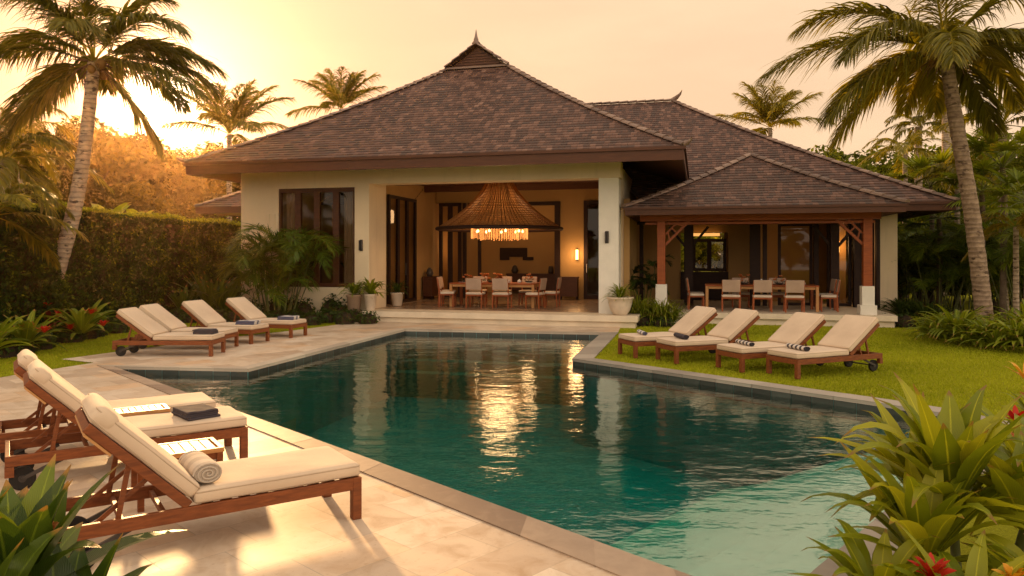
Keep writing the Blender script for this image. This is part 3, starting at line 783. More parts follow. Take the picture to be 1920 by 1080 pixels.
m = MB(WO); p = Vector((w1-r, wf+r, zwr+.05)); m.tube([p, p+Vector((.15, -.1, .08)), p+Vector((.3, -.2, .2)), p+Vector((.38, -.25, .36))], [.11, .09, .05, .01], 8); m.build('finial', MT['cap'], wroof, smooth=True)
eave_trim(WO, wroof, -1.5, w1, wf, wb, zw, .26, 1.4, zw+.12)
m = MB(WO)
m.box(5.47, 5.96, 25.2, 25.55, 0, 3.6); m.box(5.62, 5.95, 25.55, 39, 0, 3.6)       # corner pillar + east wall
m.build('wall', MT['plaster'], wing)
m = MB(WO)
m.box(-1.98, -.62, 27.9, 28.1, .3, 3.6); m.box(-.62, 1.05, 27.9, 28.1, 2.75, 3.6); m.box(-.62, 1.05, 27.9, 28.1, .3, 1.2)
m.box(1.05, 4.0, 27.9, 28.1, .3, 3.6); m.box(2.1, 2.35, 27.2, 27.9, .3, 3.6)
m.box(-2.15, -1.98, 22.4, 28, .3, 3.6)
m.box(1.0, 5.6, 31, 31.2, .3, 3.6); m.box(4.22, 4.72, 26.5, 26.7, .3, 3.29)
m.build('inner_wall', MT['plaster_in'], wing)
m = MB(WO); m.box(-2.1, 5.62, 25.25, 31.2, 3.3, 3.36); m.build('ceiling', MT['ceil'], wing)
m = MB(WO)
m.box(-2.0, 5.47, 25.2, 25.36, 2.95, 3.3)                                            # lintel
for x, wd in ((-1.9, .12), (-.45, .30), (1.62, .32), (2.02, .12), (3.55, .14), (3.95, .3), (4.72, .16), (5.36, .1)):
    m.box(x, x+wd, 25.16, 25.40, .3, 2.95)
m.build('timber_frame', MT['darkwood'], wing)
wn_ = dframe('window', WO, wing, (-.20, 27.86), (.98, 27.86), 1.35, 2.52, 2, .11)
m = MB(WO); m.box(-.62, 1.05, 27.80, 27.89, .32, 1.33); m.build('sideboard', MT['darkwood'], wing)
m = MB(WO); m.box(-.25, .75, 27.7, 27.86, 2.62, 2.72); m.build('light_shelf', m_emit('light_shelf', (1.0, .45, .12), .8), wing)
for (a0, a1) in ((2.5, 3.55), (4.2, 4.7), (4.9, 5.36)):
    dframe('sliding_door', WO, wing, (a0, 25.5), (a1, 25.5), .31, 2.95, 1, .09)

# ---- dining pavilion --------------------------------------------------
PO = (1.6, 23.4, 0)
pav = empty('dining_pavilion', H(PO[0], PO[1]), -T, 'open dining pavilion with low hipped shingle roof on two teak posts', 'pavilion')
p0, p1, pf = -2.0, 5.17, 20.9; pr = 3.58; pc = (p0+p1)/2; zp, zpr = 3.24, 5.06
zf3 = hip_profile(zp, zpr, 0.16)
m = MB(PO)
roof_face(m, (p0, pf), (p1, pf), (pc, pf+pr), (pc, pf+pr), zf3)
roof_face(m, (p1, pf), (p1, 25.6), (pc, pf+pr), (pc, 27.5), zf3)
roof_face(m, (p0, 25.6), (p0, pf), (pc, 27.5), (pc, pf+pr), zf3)
proof = m.build('roof', MT['shingle'], pav)
for A in ((p0, pf), (p1, pf)):
    m = MB(PO); cap_line(m, hipline(A, (pc, pf+pr), zf3), .33, .24, .085); m.build('ridge_cap', MT['cap'], proof)
m = MB(PO); cap_line(m, [(pc, pf+pr, zpr+.03), (pc, 27.3, zpr+.03)], .33, .24, .085); m.build('ridge_cap', MT['cap'], proof)
m = MB(PO); t = .05
m.box(p0+.02, p1-.02, pf+.02, pf+.07, zp-.21, zp-.004); m.box(p0+.02, p0+.07, pf+.071, 25.1, zp-.21, zp-.004); m.box(p1-.07, p1-.02, pf+.071, 25.1, zp-.21, zp-.004)
m.box(p0-.02, p1+.02, pf-.025, pf+.015, zp-.06, zp)
m.build('fascia', MT['beam'], proof)
m = MB(PO); X0, X1, Y0 = p0+.07, p1-.07, pf+.07
m.face([(X0, Y0, zp-.19), (X1, Y0, zp-.19), (pc, pf+pr, zpr-.3), (pc, pf+pr, zpr-.3)][:3])
m.face([(X1, Y0, zp-.19), (X1, 25.15, zp-.19), (pc, 25.15, zpr-.3), (pc, pf+pr, zpr-.3)])
m.face([(X0, 25.15, zp-.19), (X0, Y0, zp-.19), (pc, pf+pr, zpr-.3), (pc, 25.15, zpr-.3)])
m.build('soffit', MT['ceil'], proof)
PP = [(-1.04, 22.15), (4.48, 22.15)]
m = MB(PO)
m.bar((p0+.35, 22.15, 3.0), (p1-.35, 22.15, 3.0), .16, .18); m.bar((p0+.5, 22.15, 2.84), (p1-.5, 22.15, 2.84), .12, .06)
m.bar((p0+.35, 24.9, 3.0), (p1-.35, 24.9, 3.0), .16, .18)
m.bar((-1.04, 22.24, 2.98), (-1.04, 24.8, 2.98), .14, .17); m.bar((4.48, 22.24, 2.98), (4.48, 24.8, 2.98), .14, .17)
for k in range(9): m.bar((p0+.5+k*.77, 21.05, 3.10), (p0+.5+k*.77, 22.05, 3.2), .06, .08)
m.build('beam', MT['post'], pav)
for i, (x, y) in enumerate(PP):
    pm = MB(PO); pm.box(x-.115, x+.115, y-.115, y+.115, 1.08, 2.908); po = pm.build('post', MT['post'], pav, bevel=.01)
    pm = MB(PO)
    pm.box(x-.16, x+.16, y-.16, y+.16, .56, 1.08); pm.box(x-.21, x+.21, y-.21, y+.21, .30, .56)
    pm.build('pedestal', MT['white'], pav, bevel=.008)
    s = 1 if i == 0 else -1
    pm = MB(PO)
    for (dx, w_) in ((0, .06),):
        pm.bar((x+s*.11, y, 2.22), (x+s*.78, y, 2.90), .07, .07)
        pm.bar((x+s*.11, y, 2.52), (x+s*.48, y, 2.90), .05, .05)
        for q in (.2, .5, .8): pm.bar((x+s*(.11+.67*q), y, 2.22+.68*q), (x+s*(.11+.37*q), y, 2.52+.38*q), .04, .04)
    pm.bar((x, y+.11, 2.25), (x, y+.75, 2.88), .07, .07)
    pm.build('brace', MT['post'], pav)
for x in (-.30, 4.1):                                                # inner dark posts with braces
    m = MB(PO); m.box(x-.12, x+.12, 24.75, 24.99, .3, 2.9); ip = m.build('inner_post', MT['darkwood'], pav)
    for s in (-1, 1): m = MB(PO); m.bar((x+s*.1, 24.87, 2.2), (x+s*.62, 24.87, 2.85), .08, .08); m.build('brace', MT['darkwood'], ip)

# ---- small outbuilding at far left -----------------------------------
AO = (-15.2, 31.0, 0)
ann = empty('outbuilding', H(AO[0], AO[1]), -T, 'small cream outbuilding with low shingled roof left of the villa', 'house')
za = 3.78
m = MB(AO); fa = hip_profile(za, 6.3, .1); e = (-20.2, -9.9, 24.6, 33.4)
e = (-18.85, -9.9, 25.0, 34.0); hr = 4.4
roof_face(m, (e[0], e[2]), (e[1], e[2]), (e[0]+hr, e[2]+hr), (e[1], e[2]+hr), fa)
roof_face(m, (e[0], e[3]), (e[0], e[2]), (e[0]+hr, e[3]-hr), (e[0]+hr, e[2]+hr), fa)
ar = m.build('roof', MT['shingle'], ann)
m = MB(AO); cap_line(m, hipline((e[0], e[2]), (e[0]+hr, e[2]+hr), fa)); m.build('ridge_cap', MT['cap'], ar)
m = MB(AO); m.box(e[0]+.02, -14.0, e[2]+.02, e[2]+.07, za-.24, za-.004); m.box(e[0]+.02, e[0]+.07, e[2]+.071, e[3], za-.24, za-.004); m.build('fascia', MT['beam'], ar)
m = MB(AO); m.face([(e[0]+.07, e[2]+.07, za-.2), (-14, e[2]+.07, za-.2), (-14, e[2]+2.0, za-.1), (e[0]+1.8, e[2]+2.0, za-.1)]); m.face([(e[0]+.07, e[3], za-.2), (e[0]+.07, e[2]+.07, za-.2), (e[0]+1.8, e[2]+2, za-.1), (e[0]+1.8, e[3], za-.1)]); m.build('soffit', MT['ceil'], ar)
m = MB(AO); m.box(e[0]+1.75, -14.0, e[2]+1.6, e[2]+1.9, 0, za); m.box(e[0]+1.75, e[0]+2.0, e[2]+1.9, e[3]-.5, 0, za); m.build('wall', MT['plaster'], ann)
# ================================================================== furniture
def rbox(m, sx, sy, sz, r, c=(0, 0, 0), M=None, puff=0.0, n=(14, 8, 4), seed=0, wob=0.0):
    """rounded, slightly puffed cushion block centred on c"""
    hx, hy, hz = sx/2, sy/2, sz/2; rr = random.Random(seed); ph = [rr.uniform(0, 6) for _ in range(4)]
    def mp(x, y, z):
        p = Vector((x*hx, y*hy, z*hz)); q = Vector((max(-hx+r, min(hx-r, p.x)), max(-hy+r, min(hy-r, p.y)), max(-hz+r, min(hz-r, p.z))))
        d = p-q
        if d.length > 1e-9: p = q + d.normalized()*min(r, d.length) if d.length > r else q + d
        k = (1-x*x)*(1-y*y)
        if abs(z) > .2: p.z += puff*k*(1 if z > 0 else -.3)
        p.y += puff*.5*(1-x*x)*y*abs(y); p.x += puff*.5*(1-y*y)*x*abs(x)
        if wob: p.z += wob*math.sin(x*5+ph[0])*math.sin(y*4+ph[1])
        p += Vector(c)
        return M @ p if M is not None else p
    def steps(k): 
        e = [-1, -.985, -.95, -.9]; mid = [-.9+1.8*i/k for i in range(1, k)]
        return e + mid + [.9, .95, .985, 1]
    X, Y, Z = steps(n[0]), steps(n[1]), steps(n[2])
    def grid(U, V, f):
        vs = [f(u, v) for v in V for u in U]; w = len(U)
        fs = [(j*w+i, j*w+i+1, (j+1)*w+i+1, (j+1)*w+i) for j in range(len(V)-1) for i in range(w-1)]
        m.raw(vs, fs)
    grid(X, Y, lambda u, v: mp(u, v, 1)); grid(list(reversed(X)), Y, lambda u, v: mp(u, v, -1))
    grid(X, Z, lambda u, v: mp(u, -1, v)); grid(list(reversed(X)), Z, lambda u, v: mp(u, 1, v))
    grid(Y, Z, lambda u, v: mp(1, u, v)); grid(list(reversed(Y)), Z, lambda u, v: mp(-1, u, v))
def weld(o):
    bm = bmesh.new(); bm.from_mesh(o.data); bmesh.ops.remove_doubles(bm, verts=bm.verts, dist=1e-4); bm.to_mesh(o.data); bm.free(); return o

MT['piping'] = m_plain('piping_cord', (.46, .35, .25), .9, .05, 4, 0)
def make_lounger(theta, headrest, name='sun_lounger'):
    """x from foot (0) to head (1.9), y centred"""
    L, W, zr, hx = 1.88, .66, .30, 1.14
    t = empty(name)
    m = MB(); rt = .035
    for s in (-1, 1): m.box(0.0, L, s*(W/2)-(rt if s > 0 else 0), s*(W/2)+(0 if s > 0 else rt), zr-.085, zr)
    for x in (.0, L-.035): m.box(x, x+.035, -W/2+rt+.001, W/2-rt-.001, zr-.083, zr-.002)
    for x in (1.28, 1.52): m.box(x, x+.03, -W/2+rt+.001, W/2-rt-.001, zr-.06, zr-.025)
    for k in range(9): m.box(.06+k*.118, .13+k*.118, -W/2+rt+.001, W/2-rt-.001, zr-.02, zr-.004)
    m.build('frame', MT['teak'], t, bevel=.004)
    for x, s, z0_ in ((.0, -1, 0), (.0, 1, 0), (L-.06, -1, .13), (L-.06, 1, .13)):
        m = MB(); y = s*(W/2-.03)
        m.box(x-.003, x+.062, y-.034, y+.034, z0_, zr-.087 if x > 1 else zr+.002)
        m.build('leg', MT['teak'], t, bevel=.004)
    for s in (-1, 1):
        m = MB(); y = s*(W/2-.085)
        m.tube([(L-.12, y-.022, .095), (L-.12, y-.018, .095), (L-.12, y+.018, .095), (L-.12, y+.022, .095)], [.082, .095, .095, .082], 24)
        wo = m.build('wheel', MT['rubber'], t)
        m = MB(); m.tube([(L-.12, y-.026, .095), (L-.12, y+.026, .095)], .03, 14); m.build('hub', MT['metal'], wo)
    m = MB(); m.tube([(L-.12, -W/2+.05, .095), (L-.12, W/2-.05, .095)], .011, 8); m.bar((L-.12, -W/2+.05, .1), (L-.4, -W/2+.05, .22), .02, .03); m.bar((L-.12, W/2-.05, .1), (L-.4, W/2-.05, .22), .02, .03)
    m.build('axle', MT['metal'], t)
    m = MB(); rbox(m, hx-.01, W-.012, .095, .030, ((hx)/2-.005, 0, zr+.05), puff=.003, wob=.003)
    sc_ = weld(m.build('seat_cushion', MT['cushion'], t, smooth=True)).name
    def piping(m, sx, sy, c, z, M=None):
        pts = []; r_ = .03
        for (cx, cy, a0) in ((sx/2-r_, sy/2-r_, 0), (-sx/2+r_, sy/2-r_, 90), (-sx/2+r_, -sy/2+r_, 180), (sx/2-r_, -sy/2+r_, 270)):
            for q in range(5): a = R(a0+22.5*q); pts.append(Vector((c[0]+cx+r_*math.cos(a), c[1]+cy+r_*math.sin(a), z)))
        pts.append(pts[0]); m.tube([(M @ p if M is not None else p) for p in pts], .0045, 6, False)
    pm = MB(); piping(pm, hx-.014, W-.016, (hx/2-.005, 0), zr+.080); piping(pm, hx-.014, W-.016, (hx/2-.005, 0), zr+.020)
    pm.build('piping', MT['piping'], bpy.data.objects[sc_], smooth=True)
    # back: pivot at hx
    BL = .81; Mr = Matrix.Translation((hx+.02, 0, zr+.005)) @ Matrix.Rotation(-theta, 4, 'Y')
    m = MB()
    for s in (-1, 1): m.box(0, BL, s*(W/2-.01)-(.035 if s > 0 else 0), s*(W/2-.01)+(0 if s > 0 else .035), -.03, .03, Mr)
    for x in (0.01, .3, .55, BL-.035): m.box(x, x+.035, -W/2+.047, W/2-.047, -.027, .02, Mr)
    m.build('back_frame', MT['teak'], t, bevel=.004)
    m = MB(); rbox(m, BL+.01, W-.012, .10, .032, (BL/2+.025, 0, .083), Mr, puff=.008, n=(10, 8, 4), seed=3, wob=.003)
    bc_ = weld(m.build('back_cushion', MT['cushion'], t, smooth=True))
    pm = MB(); piping(pm, BL+.006, W-.016, (BL/2+.025, 0), .115, Mr); piping(pm, BL+.006, W-.016, (BL/2+.025, 0), .051, Mr)
    pm.build('piping', MT['piping'], bc_, smooth=True)
    if headrest:
        m = MB(); rbox(m, .17, W+.004, .118, .055, (BL-.05, 0, .092), Mr, puff=.004, n=(6, 8, 4), seed=5)
        weld(m.build('headrest', MT['cushion'], t, smooth=True))
        m = MB(); m.box(BL-.22, BL-.02, -W/2-.012, W/2+.012, -.045, -.031, Mr); m.build('head_slat', MT['teak_pale'], t)
    m = MB()
    for s in (-1, 1):
        p = Mr @ Vector((.46, s*(W/2-.06), -.02)); m.bar(p, (1.56 if theta > R(40) else 1.62, s*(W/2-.06), zr-.02), .022, .03)
        p = Mr @ Vector((.30, s*(W/2-.09), -.02)); m.bar(p, (1.68 if theta > R(40) else 1.50, s*(W/2-.09), zr-.03), .018, .026)
    m.tube([Mr @ Vector((.46, -W/2+.05, -.03)), Mr @ Vector((.46, W/2-.05, -.03))], .01, 8)
    m.build('back_support', MT['teak'], t)
    return t
def put(root, corner, ang, side):
    """corner = foot corner nearest the camera; ang = heading of the head end; side = +1 if the lounger lies to its left"""
    a = R(ang); n = Vector((-math.sin(a), math.cos(a), 0))*side*.33
    root.location = Vector((*corner, 0.001)) + n; root.rotation_euler = (0, 0, a); return root
nearL = make_lounger(R(45), True)
G1, G2, G3 = 'steep backed sun loungers on the near stone deck', 'sun loungers on the stone deck left of the pool', 'sun loungers on the lawn right of the pool'
near = [((-1.09, 5.40), 214, 'nearest wood sun lounger with a rolled cream towel on its seat'),
        ((-2.47, 6.98), 214, 'sun lounger with folded dark towel between two low slatted tables'),
        ((-3.06, 7.74), 214, 'steep backed sun lounger without towel beside the pale slatted table, nearest the grass')]
def spawn(proto, first, corner, ang, side, label, group):
    o = proto if first else dup(proto, (0, 0, 0))
    put(o, corner, ang, side); tag(o, label, 'sun lounger', group); return o
NL = [spawn(nearL, i == 0, c, a, -1, l, G1) for i, (c, a, l) in enumerate(near)]
farL = make_lounger(R(36), False)
left = [((-5.66, 14.08), 180, 'sun lounger with folded dark towel on the stone deck tip, wheels beside the grass'),
        ((-5.80, 15.05), 176, 'sun lounger without towel half hidden behind the deck lounger with dark towel'),
        ((-5.60, 16.05), 164, 'sun lounger with folded pale grey towel, third along the left deck'),
        ((-5.10, 17.25), 163, 'sun lounger with folded white and navy towel, left deck, closest to the villa')]
right = [((4.40, 11.50), 25, 'sun lounger on the lawn with a checked rolled towel, wheels in full view'),
         ((3.74, 12.15), 23, 'sun lounger on the lawn with a striped rolled towel, second from the wheeled end'),
         ((2.88, 13.12), 21, 'sun lounger on the lawn with a plain dark rolled towel'),
         ((2.28, 13.85), 20, 'sun lounger on the lawn with a pale folded towel, closest to the villa')]
LL = [spawn(farL, i == 0, c, a, -1, l, G2) for i, (c, a, l) in enumerate(left)]
RL = [spawn(farL, False, c, a, 1, l, G3) for i, (c, a, l) in enumerate(right)]

def on_lounger(L_, x, y, z, dz=0.0):
    return Matrix.Translation(L_.location) @ Matrix.Rotation(L_.rotation_euler.z, 4, 'Z') @ Vector((x, y, z))
def folded_towel(mat, loc, rz, sx=.42, sy=.26, layers=4, h=.016, label='', seed=0, name='folded_towel'):
    m = MB(); rr = random.Random(seed)
    for k in range(layers):
        dx, dy = rr.uniform(-.012, .012), rr.uniform(-.01, .01)
        rbox(m, sy-.004*k, sx-.006*k, h+.004, h*.5, (dx, dy, h*.5+k*(h+.0015)), n=(8, 8, 2), seed=seed+k, wob=.0035)
    o = weld(m.build(name, MT[mat], None, smooth=True)); o.location = loc; o.rotation_euler = (0, 0, rz)
    return tag(o, label, 'towel')
def rolled_towel(mat, loc, rz, r, L, label):
    """flattened roll along local y with a visible spiral end"""
    m = MB(); n = 22; rows = 12
    vs = []; fs = []
    for i in range(rows+1):
        y = -L/2 + L*i/rows; e = 1 - .10*abs(2*i/rows-1)**4
        for k in range(n):
            a = 2*math.pi*k/n; w = 1 + .02*math.sin(3*a + i*.7)
            vs.append((r*1.15*math.cos(a)*e*w, y, r*.86 + r*.86*math.sin(a)*e*w))
    for i in range(rows):
        for k in range(n): fs.append((i*n+k, (i+1)*n+k, (i+1)*n+(k+1) % n, i*n+(k+1) % n))
    m.raw(vs, fs)
    for s in (-1, 1):                                                # spiral ends
        pts = [];
        for q in range(60):
            t_ = q/59; a = t_*2*math.pi*3.2; rad = r*(.95*(1-t_)+.05)
            pts.append((rad*1.15*math.cos(a), s*(L/2-.004*(1-t_)), r*.86+rad*.86*math.sin(a)))
        m.tube(pts, r*.075, 6)
        m.face([(vs[(0 if s < 0 else rows*n)+k][0]*.98, s*(L/2-.008), (vs[(0 if s < 0 else rows*n)+k][2]-r*.86)*.98+r*.86) for k in range(n)])
    o = m.build('rolled_towel', MT[mat], None, smooth=True); o.location = loc; o.rotation_euler = (0, 0, rz)
    return tag(o, label, 'towel')
zc = .402
rolled_towel('towel_cream', on_lounger(NL[0], 1.04, .06, zc+.002), NL[0].rotation_euler.z+.05, .082, .40, 'thick cream rolled towel against the nearest lounger backrest')
folded_towel('towel_dark', on_lounger(NL[1], .40, .03, zc), NL[1].rotation_euler.z+R(10), .38, .30, 4, .017, 'folded dark towel on the lounger between the slatted tables', 1)
folded_towel('towel_dark', on_lounger(LL[0], .26, .0, zc), LL[0].rotation_euler.z, .30, .38, 4, .02, 'folded dark towel on the wheeled deck lounger by the grass', 4)
folded_towel('towel_white', on_lounger(LL[2], .30, .02, zc), LL[2].rotation_euler.z+.1, .34, .42, 3, .025, 'folded pale grey towel on the third lounger of the left deck', 6)
folded_towel('towel_white', on_lounger(LL[3], .30, .0, zc), LL[3].rotation_euler.z+.1, .34, .4, 3, .024, 'folded white and navy towel on the deck lounger closest to the villa', 9)
rolled_towel('towel_stripe', on_lounger(RL[0], .34, .0, zc), RL[0].rotation_euler.z-R(12), .045, .52, 'dark and white checked rolled towel on the lawn lounger with wheels in view')
rolled_towel('towel_stripe', on_lounger(RL[1], .34, .0, zc), RL[1].rotation_euler.z-R(12), .04, .5, 'striped rolled towel on the second lawn lounger from the wheels in view')
rolled_towel('towel_dark', on_lounger(RL[2], .34, .02, zc), RL[2].rotation_euler.z-R(12), .05, .48, 'plain dark rolled towel on a lawn lounger')
rolled_towel('towel_white', on_lounger(RL[3], .34, .0, zc), RL[3].rotation_euler.z-R(15), .04, .46, 'pale banded rolled towel on the lawn lounger closest to the villa')

def side_table(loc, rz, sx, sy, h, label):
    t = empty('side_table', (*loc, .001), rz, label, 'side table', 'low slatted tables between the near loungers')
    m = MB(); n = 7
    m.box(-sx/2, sx/2, -sy/2, -sy/2+.035, h-.035, h); m.box(-sx/2, sx/2, sy/2-.035, sy/2, h-.035, h)
    m.box(-sx/2, -sx/2+.035, -sy/2+.036, sy/2-.036, h-.035, h-.001); m.box(sx/2-.035, sx/2, -sy/2+.036, sy/2-.036, h-.035, h-.001)
    for k in range(n):
        x = -sx/2+.045+(sx-.09)*k/n; m.box(x, x+(sx-.09)/n-.008, -sy/2+.036, sy/2-.036, h-.022, h-.003)
    m.build('table_top', MT['teak_pale'], t, bevel=.002)
    m = MB()
    for s in (-1, 1): m.box(-sx/2+.05, sx/2-.05, s*(sy/2-.03)-.01, s*(sy/2-.03)+.01, h-.09, h-.036)
    m.build('apron', MT['teak'], t)
    for x in (-1, 1):
        for y in (-1, 1):
            m = MB(); m.box(x*(sx/2-.03)-.022, x*(sx/2-.03)+.022, y*(sy/2-.03)-.022, y*(sy/2-.03)+.022, 0, h-.036); m.build('leg', MT['teak'], t)
side_table(on_lounger(NL[1], .80, -.52, 0)[:2], R(34), .50, .30, .42, 'low slatted table between the two loungers farther along the near deck')
side_table(on_lounger(NL[0], 1.02, -.90, 0)[:2], R(34), .62, .40, .40, 'low slatted table just behind the nearest lounger with the rolled towel')

# ---- dining chairs and tables ----------------------------------------
def make_chair():
    t = empty('dining_chair'); w = .53
    for x in (-1, 1):
        m = MB(); m.bar((x*(w/2-.022), -.22, 0), (x*(w/2-.022), -.20, .46), .036, .04, (0, 1, 0)); m.bar((x*(w/2-.022), -.20, .46), (x*(w/2-.022), -.27, .9), .034, .032, (0, 1, 0)); m.build('leg', MT['post'], t)
        m = MB(); m.bar((x*(w/2-.022), .21, 0), (x*(w/2-.022), .21, .40), .036, .036, (0, 1, 0)); m.build('leg', MT['post'], t)
    m = MB(); m.box(-w/2+.04, w/2-.04, -.215, .225, .37, .41); m.box(-w/2+.04, w/2-.04, .19, .21, .33, .37); m.build('seat_frame', MT['post'], t)
    m = MB(); rbox(m, w-.01, .46, .07, .028, (0, .0, .445), puff=.01, n=(6, 6, 2)); weld(m.build('seat', MT['chair_white'], t, smooth=True))
    Mb = Matrix.Translation((0, -.215, .56)) @ Matrix.Rotation(R(9), 4, 'X')
    m = MB(); rbox(m, w-.03, .05, .36, .02, (0, 0, .18), Mb, n=(6, 2, 6)); weld(m.build('backrest', MT['chair_fab'], t, smooth=True))
    return t
MT['chair_white'] = m_plain('seat_fabric', (.66, .56, .46), .9); MT['chair_fab'] = m_plain('chair_fabric', (.46, .33, .25), .9)
ch = make_chair(); first = [True]
def chair(a, b, rz, label, group):
    p = H(a, b, .304); 
    if first[0]: ch.location = p; ch.rotation_euler = (0, 0, -T+rz); o = ch; first[0] = False
    else: o = dup(ch, p, -T+rz)
    tag(o, label, 'chair', group); return o
def dtable(a, b, L, W, label):
    t = empty('dining_table', H(a, b, .303), -T, label, 'dining table')
    m = MB(); m.box(-L/2, L/2, -W/2, W/2, .71, .75); m.build('table_top', MT['post'], t, bevel=.004)
    m = MB()
    for s in (-1, 1): m.box(-L/2+.1, L/2-.1, s*(W/2-.05)-.012, s*(W/2-.05)+.012, .63, .709); m.box(s*(L/2-.05)-.012, s*(L/2-.05)+.012, -W/2+.1, W/2-.1, .63, .709)
    m.build('apron', MT['teak_pale'], t)
    for x in (-1, 1):
        for y in (-1, 1):
            m = MB(); m.box(x*(L/2-.05)-.04, x*(L/2-.05)+.04, y*(W/2-.05)-.04, y*(W/2-.05)+.04, 0, .709); m.build('leg', MT['teak_pale' if y < 0 else 'post'], t)
    return t
# hall
TA, TB_ = -6.25, 22.95
dtable(TA, TB_, 2.75, 1.15, 'long wooden dining table under the big woven pendant lamp')
gh = 'upholstered chairs round the hall dining table'
chair(TA-.42, TB_-.82, 0, 'hall dining chair with its back to the pool, left of the two', gh)
chair(TA+.42, TB_-.82, 0, 'hall dining chair with its back to the pool, right of the two', gh)
chair(TA-1.42, TB_-.62, R(-78), 'hall dining chair at the left table end, nearer the pool', gh)
chair(TA-1.72, TB_+.25, R(-90), 'hall dining chair at the left table end, farther from the pool', gh)
chair(TA+1.42, TB_-.62, R(80), 'hall dining chair at the right table end, nearer the pool', gh)
chair(TA+1.75, TB_+.25, R(90), 'hall dining chair at the right table end, farther from the pool', gh)
for k in range(3): chair(TA-.85+.85*k, TB_+.85, R(180), 'hall dining chair on the far side of the table, ' + ('leftmost of three', 'middle of three', 'rightmost of three')[k], gh)
PA, PB = 1.78, 23.35
dtable(PA, PB, 3.15, 1.15, 'long wooden dining table inside the open pavilion')
gp = 'upholstered chairs round the pavilion dining table'
for k in range(3): chair(PA-.86+.86*k, PB-.82, 0, 'pavilion dining chair with its back to the lawn, ' + ('leftmost of three', 'middle of three', 'rightmost of three')[k], gp)
chair(PA-1.85, PB-.25, R(-85), 'pavilion dining chair at the left table end, nearer the lawn', gp)
chair(PA-1.85, PB+.5, R(-90), 'pavilion dining chair at the left table end, farther from the lawn', gp)
chair(PA+1.88, PB-.25, R(85), 'pavilion dining chair at the right table end, nearer the lawn', gp)
chair(PA+1.88, PB+.5, R(95), 'pavilion dining chair at the right table end, farther from the lawn', gp)
for k in range(2): chair(PA-.5+1.1*k, PB+.85, R(180), 'pavilion dining chair on the far side of the table, ' + ('left one', 'right one')[k], gp)
# table settings
def flowers(a, b, n, sx, seed, label, mat='flower_orange'):
    t = empty('flower_centrepiece', H(a, b, 1.054), -T, label, 'flowers')
    rr = random.Random(seed)
    m = MB(); m.lathe((0, 0, 0), [(.0, 0), (.07, 0), (.12, .04), (.13, .06), (.12, .06), (.0, .03)], 14); m.build('bowl', MT['metal'], t, smooth=True)
    m = MB()
    for k in range(n):
        c = Vector((rr.uniform(-sx, sx), rr.uniform(-.08, .08), rr.uniform(.08, .26))); r_ = rr.uniform(.055, .085)
        for ring in range(3):
            for q in range(6):
                a_ = q*math.pi/3+ring*.5+rr.random(); up = .2+ring*.5
                d = Vector((math.cos(a_), math.sin(a_), up)).normalized(); s = Vector((-math.sin(a_), math.cos(a_), 0))
                m.face([c, c+d*r_*.6+s*r_*.45, c+d*r_, c+d*r_*.6-s*r_*.45], None, rr.random())
    m.build('blossoms', MT[mat], t)
    m = MB()
    for k in range(n*5):
        c = Vector((rr.uniform(-sx*1.2, sx*1.2), rr.uniform(-.1, .1), rr.uniform(.03, .1))); a_ = rr.uniform(0, 6.28); d = Vector((math.cos(a_), math.sin(a_), rr.uniform(-.2, .7))).normalized(); s = d.cross(Vector((0, 0, 1)))
        m.face([c, c+d*.04+s*.015, c+d*.09, c+d*.04-s*.015], None, rr.random())
    m.build('leaves', MT['shrub'], t)
flowers(TA-.15, TB_, 30, .34, 1, 'wide bowl of orange and cream blossoms in the middle of the hall table')
flowers(TA+1.05, TB_+.1, 7, .14, 2, 'small bowl of blossoms at the right end of the hall table')
flowers(TA-1.0, TB_, 8, .16, 3, 'small bowl of blossoms at the left end of the hall table')
flowers(PA-.45, PB-.1, 6, .12, 4, 'round orange blossoms left of centre on the pavilion table')
flowers(PA+.55, PB-.05, 6, .14, 5, 'round orange blossoms right of centre on the pavilion table')
def vessel(a, b, prof, mat, name, label, cat, z=1.054):
    m = MB(); m.lathe((0, 0, 0), prof, 16); o = m.build(name, MT[mat], None, smooth=True); o.location = H(a, b, z); return tag(o, label, cat)
pot_p = [(0, 0), (.05, 0), (.065, .03), (.06, .07), (.035, .09), (.02, .1), (.012, .115), (0, .12)]
vessel(TA+.42, TB_-.1, pot_p, 'ceramic', 'teapot', 'small pale lidded pot right of the hall blossoms', 'pot')
vessel(TA+.78, TB_-.05, pot_p, 'ceramic', 'teapot', 'small pale lidded pot near the right end of the hall table', 'pot')
vessel(PA+1.2, PB-.1, pot_p, 'ceramic', 'teapot', 'small pale lidded pot on the right half of the pavilion table', 'pot')
can = [(0, 0), (.025, 0), (.025, .16), (.02, .165), (0, .165)]
vessel(PA+.05, PB+.05, can, 'ceramic', 'candle', 'pale candle in the middle of the pavilion table', 'candle')
# crockery
plate = [(0, 0), (.08, .002), (.12, .012), (.12, .016), (.0, .008)]
for i, (da, db) in enumerate(((-.42, -.38), (.42, -.38), (-1.1, -.1), (1.15, -.2))):
    vessel(TA+da, TB_+db, plate, 'ceramic', 'plate', ['plate before the left pool-side hall chair', 'plate before the right pool-side hall chair', 'plate at the left end of the hall table', 'plate at the right end of the hall table'][i], 'plate')
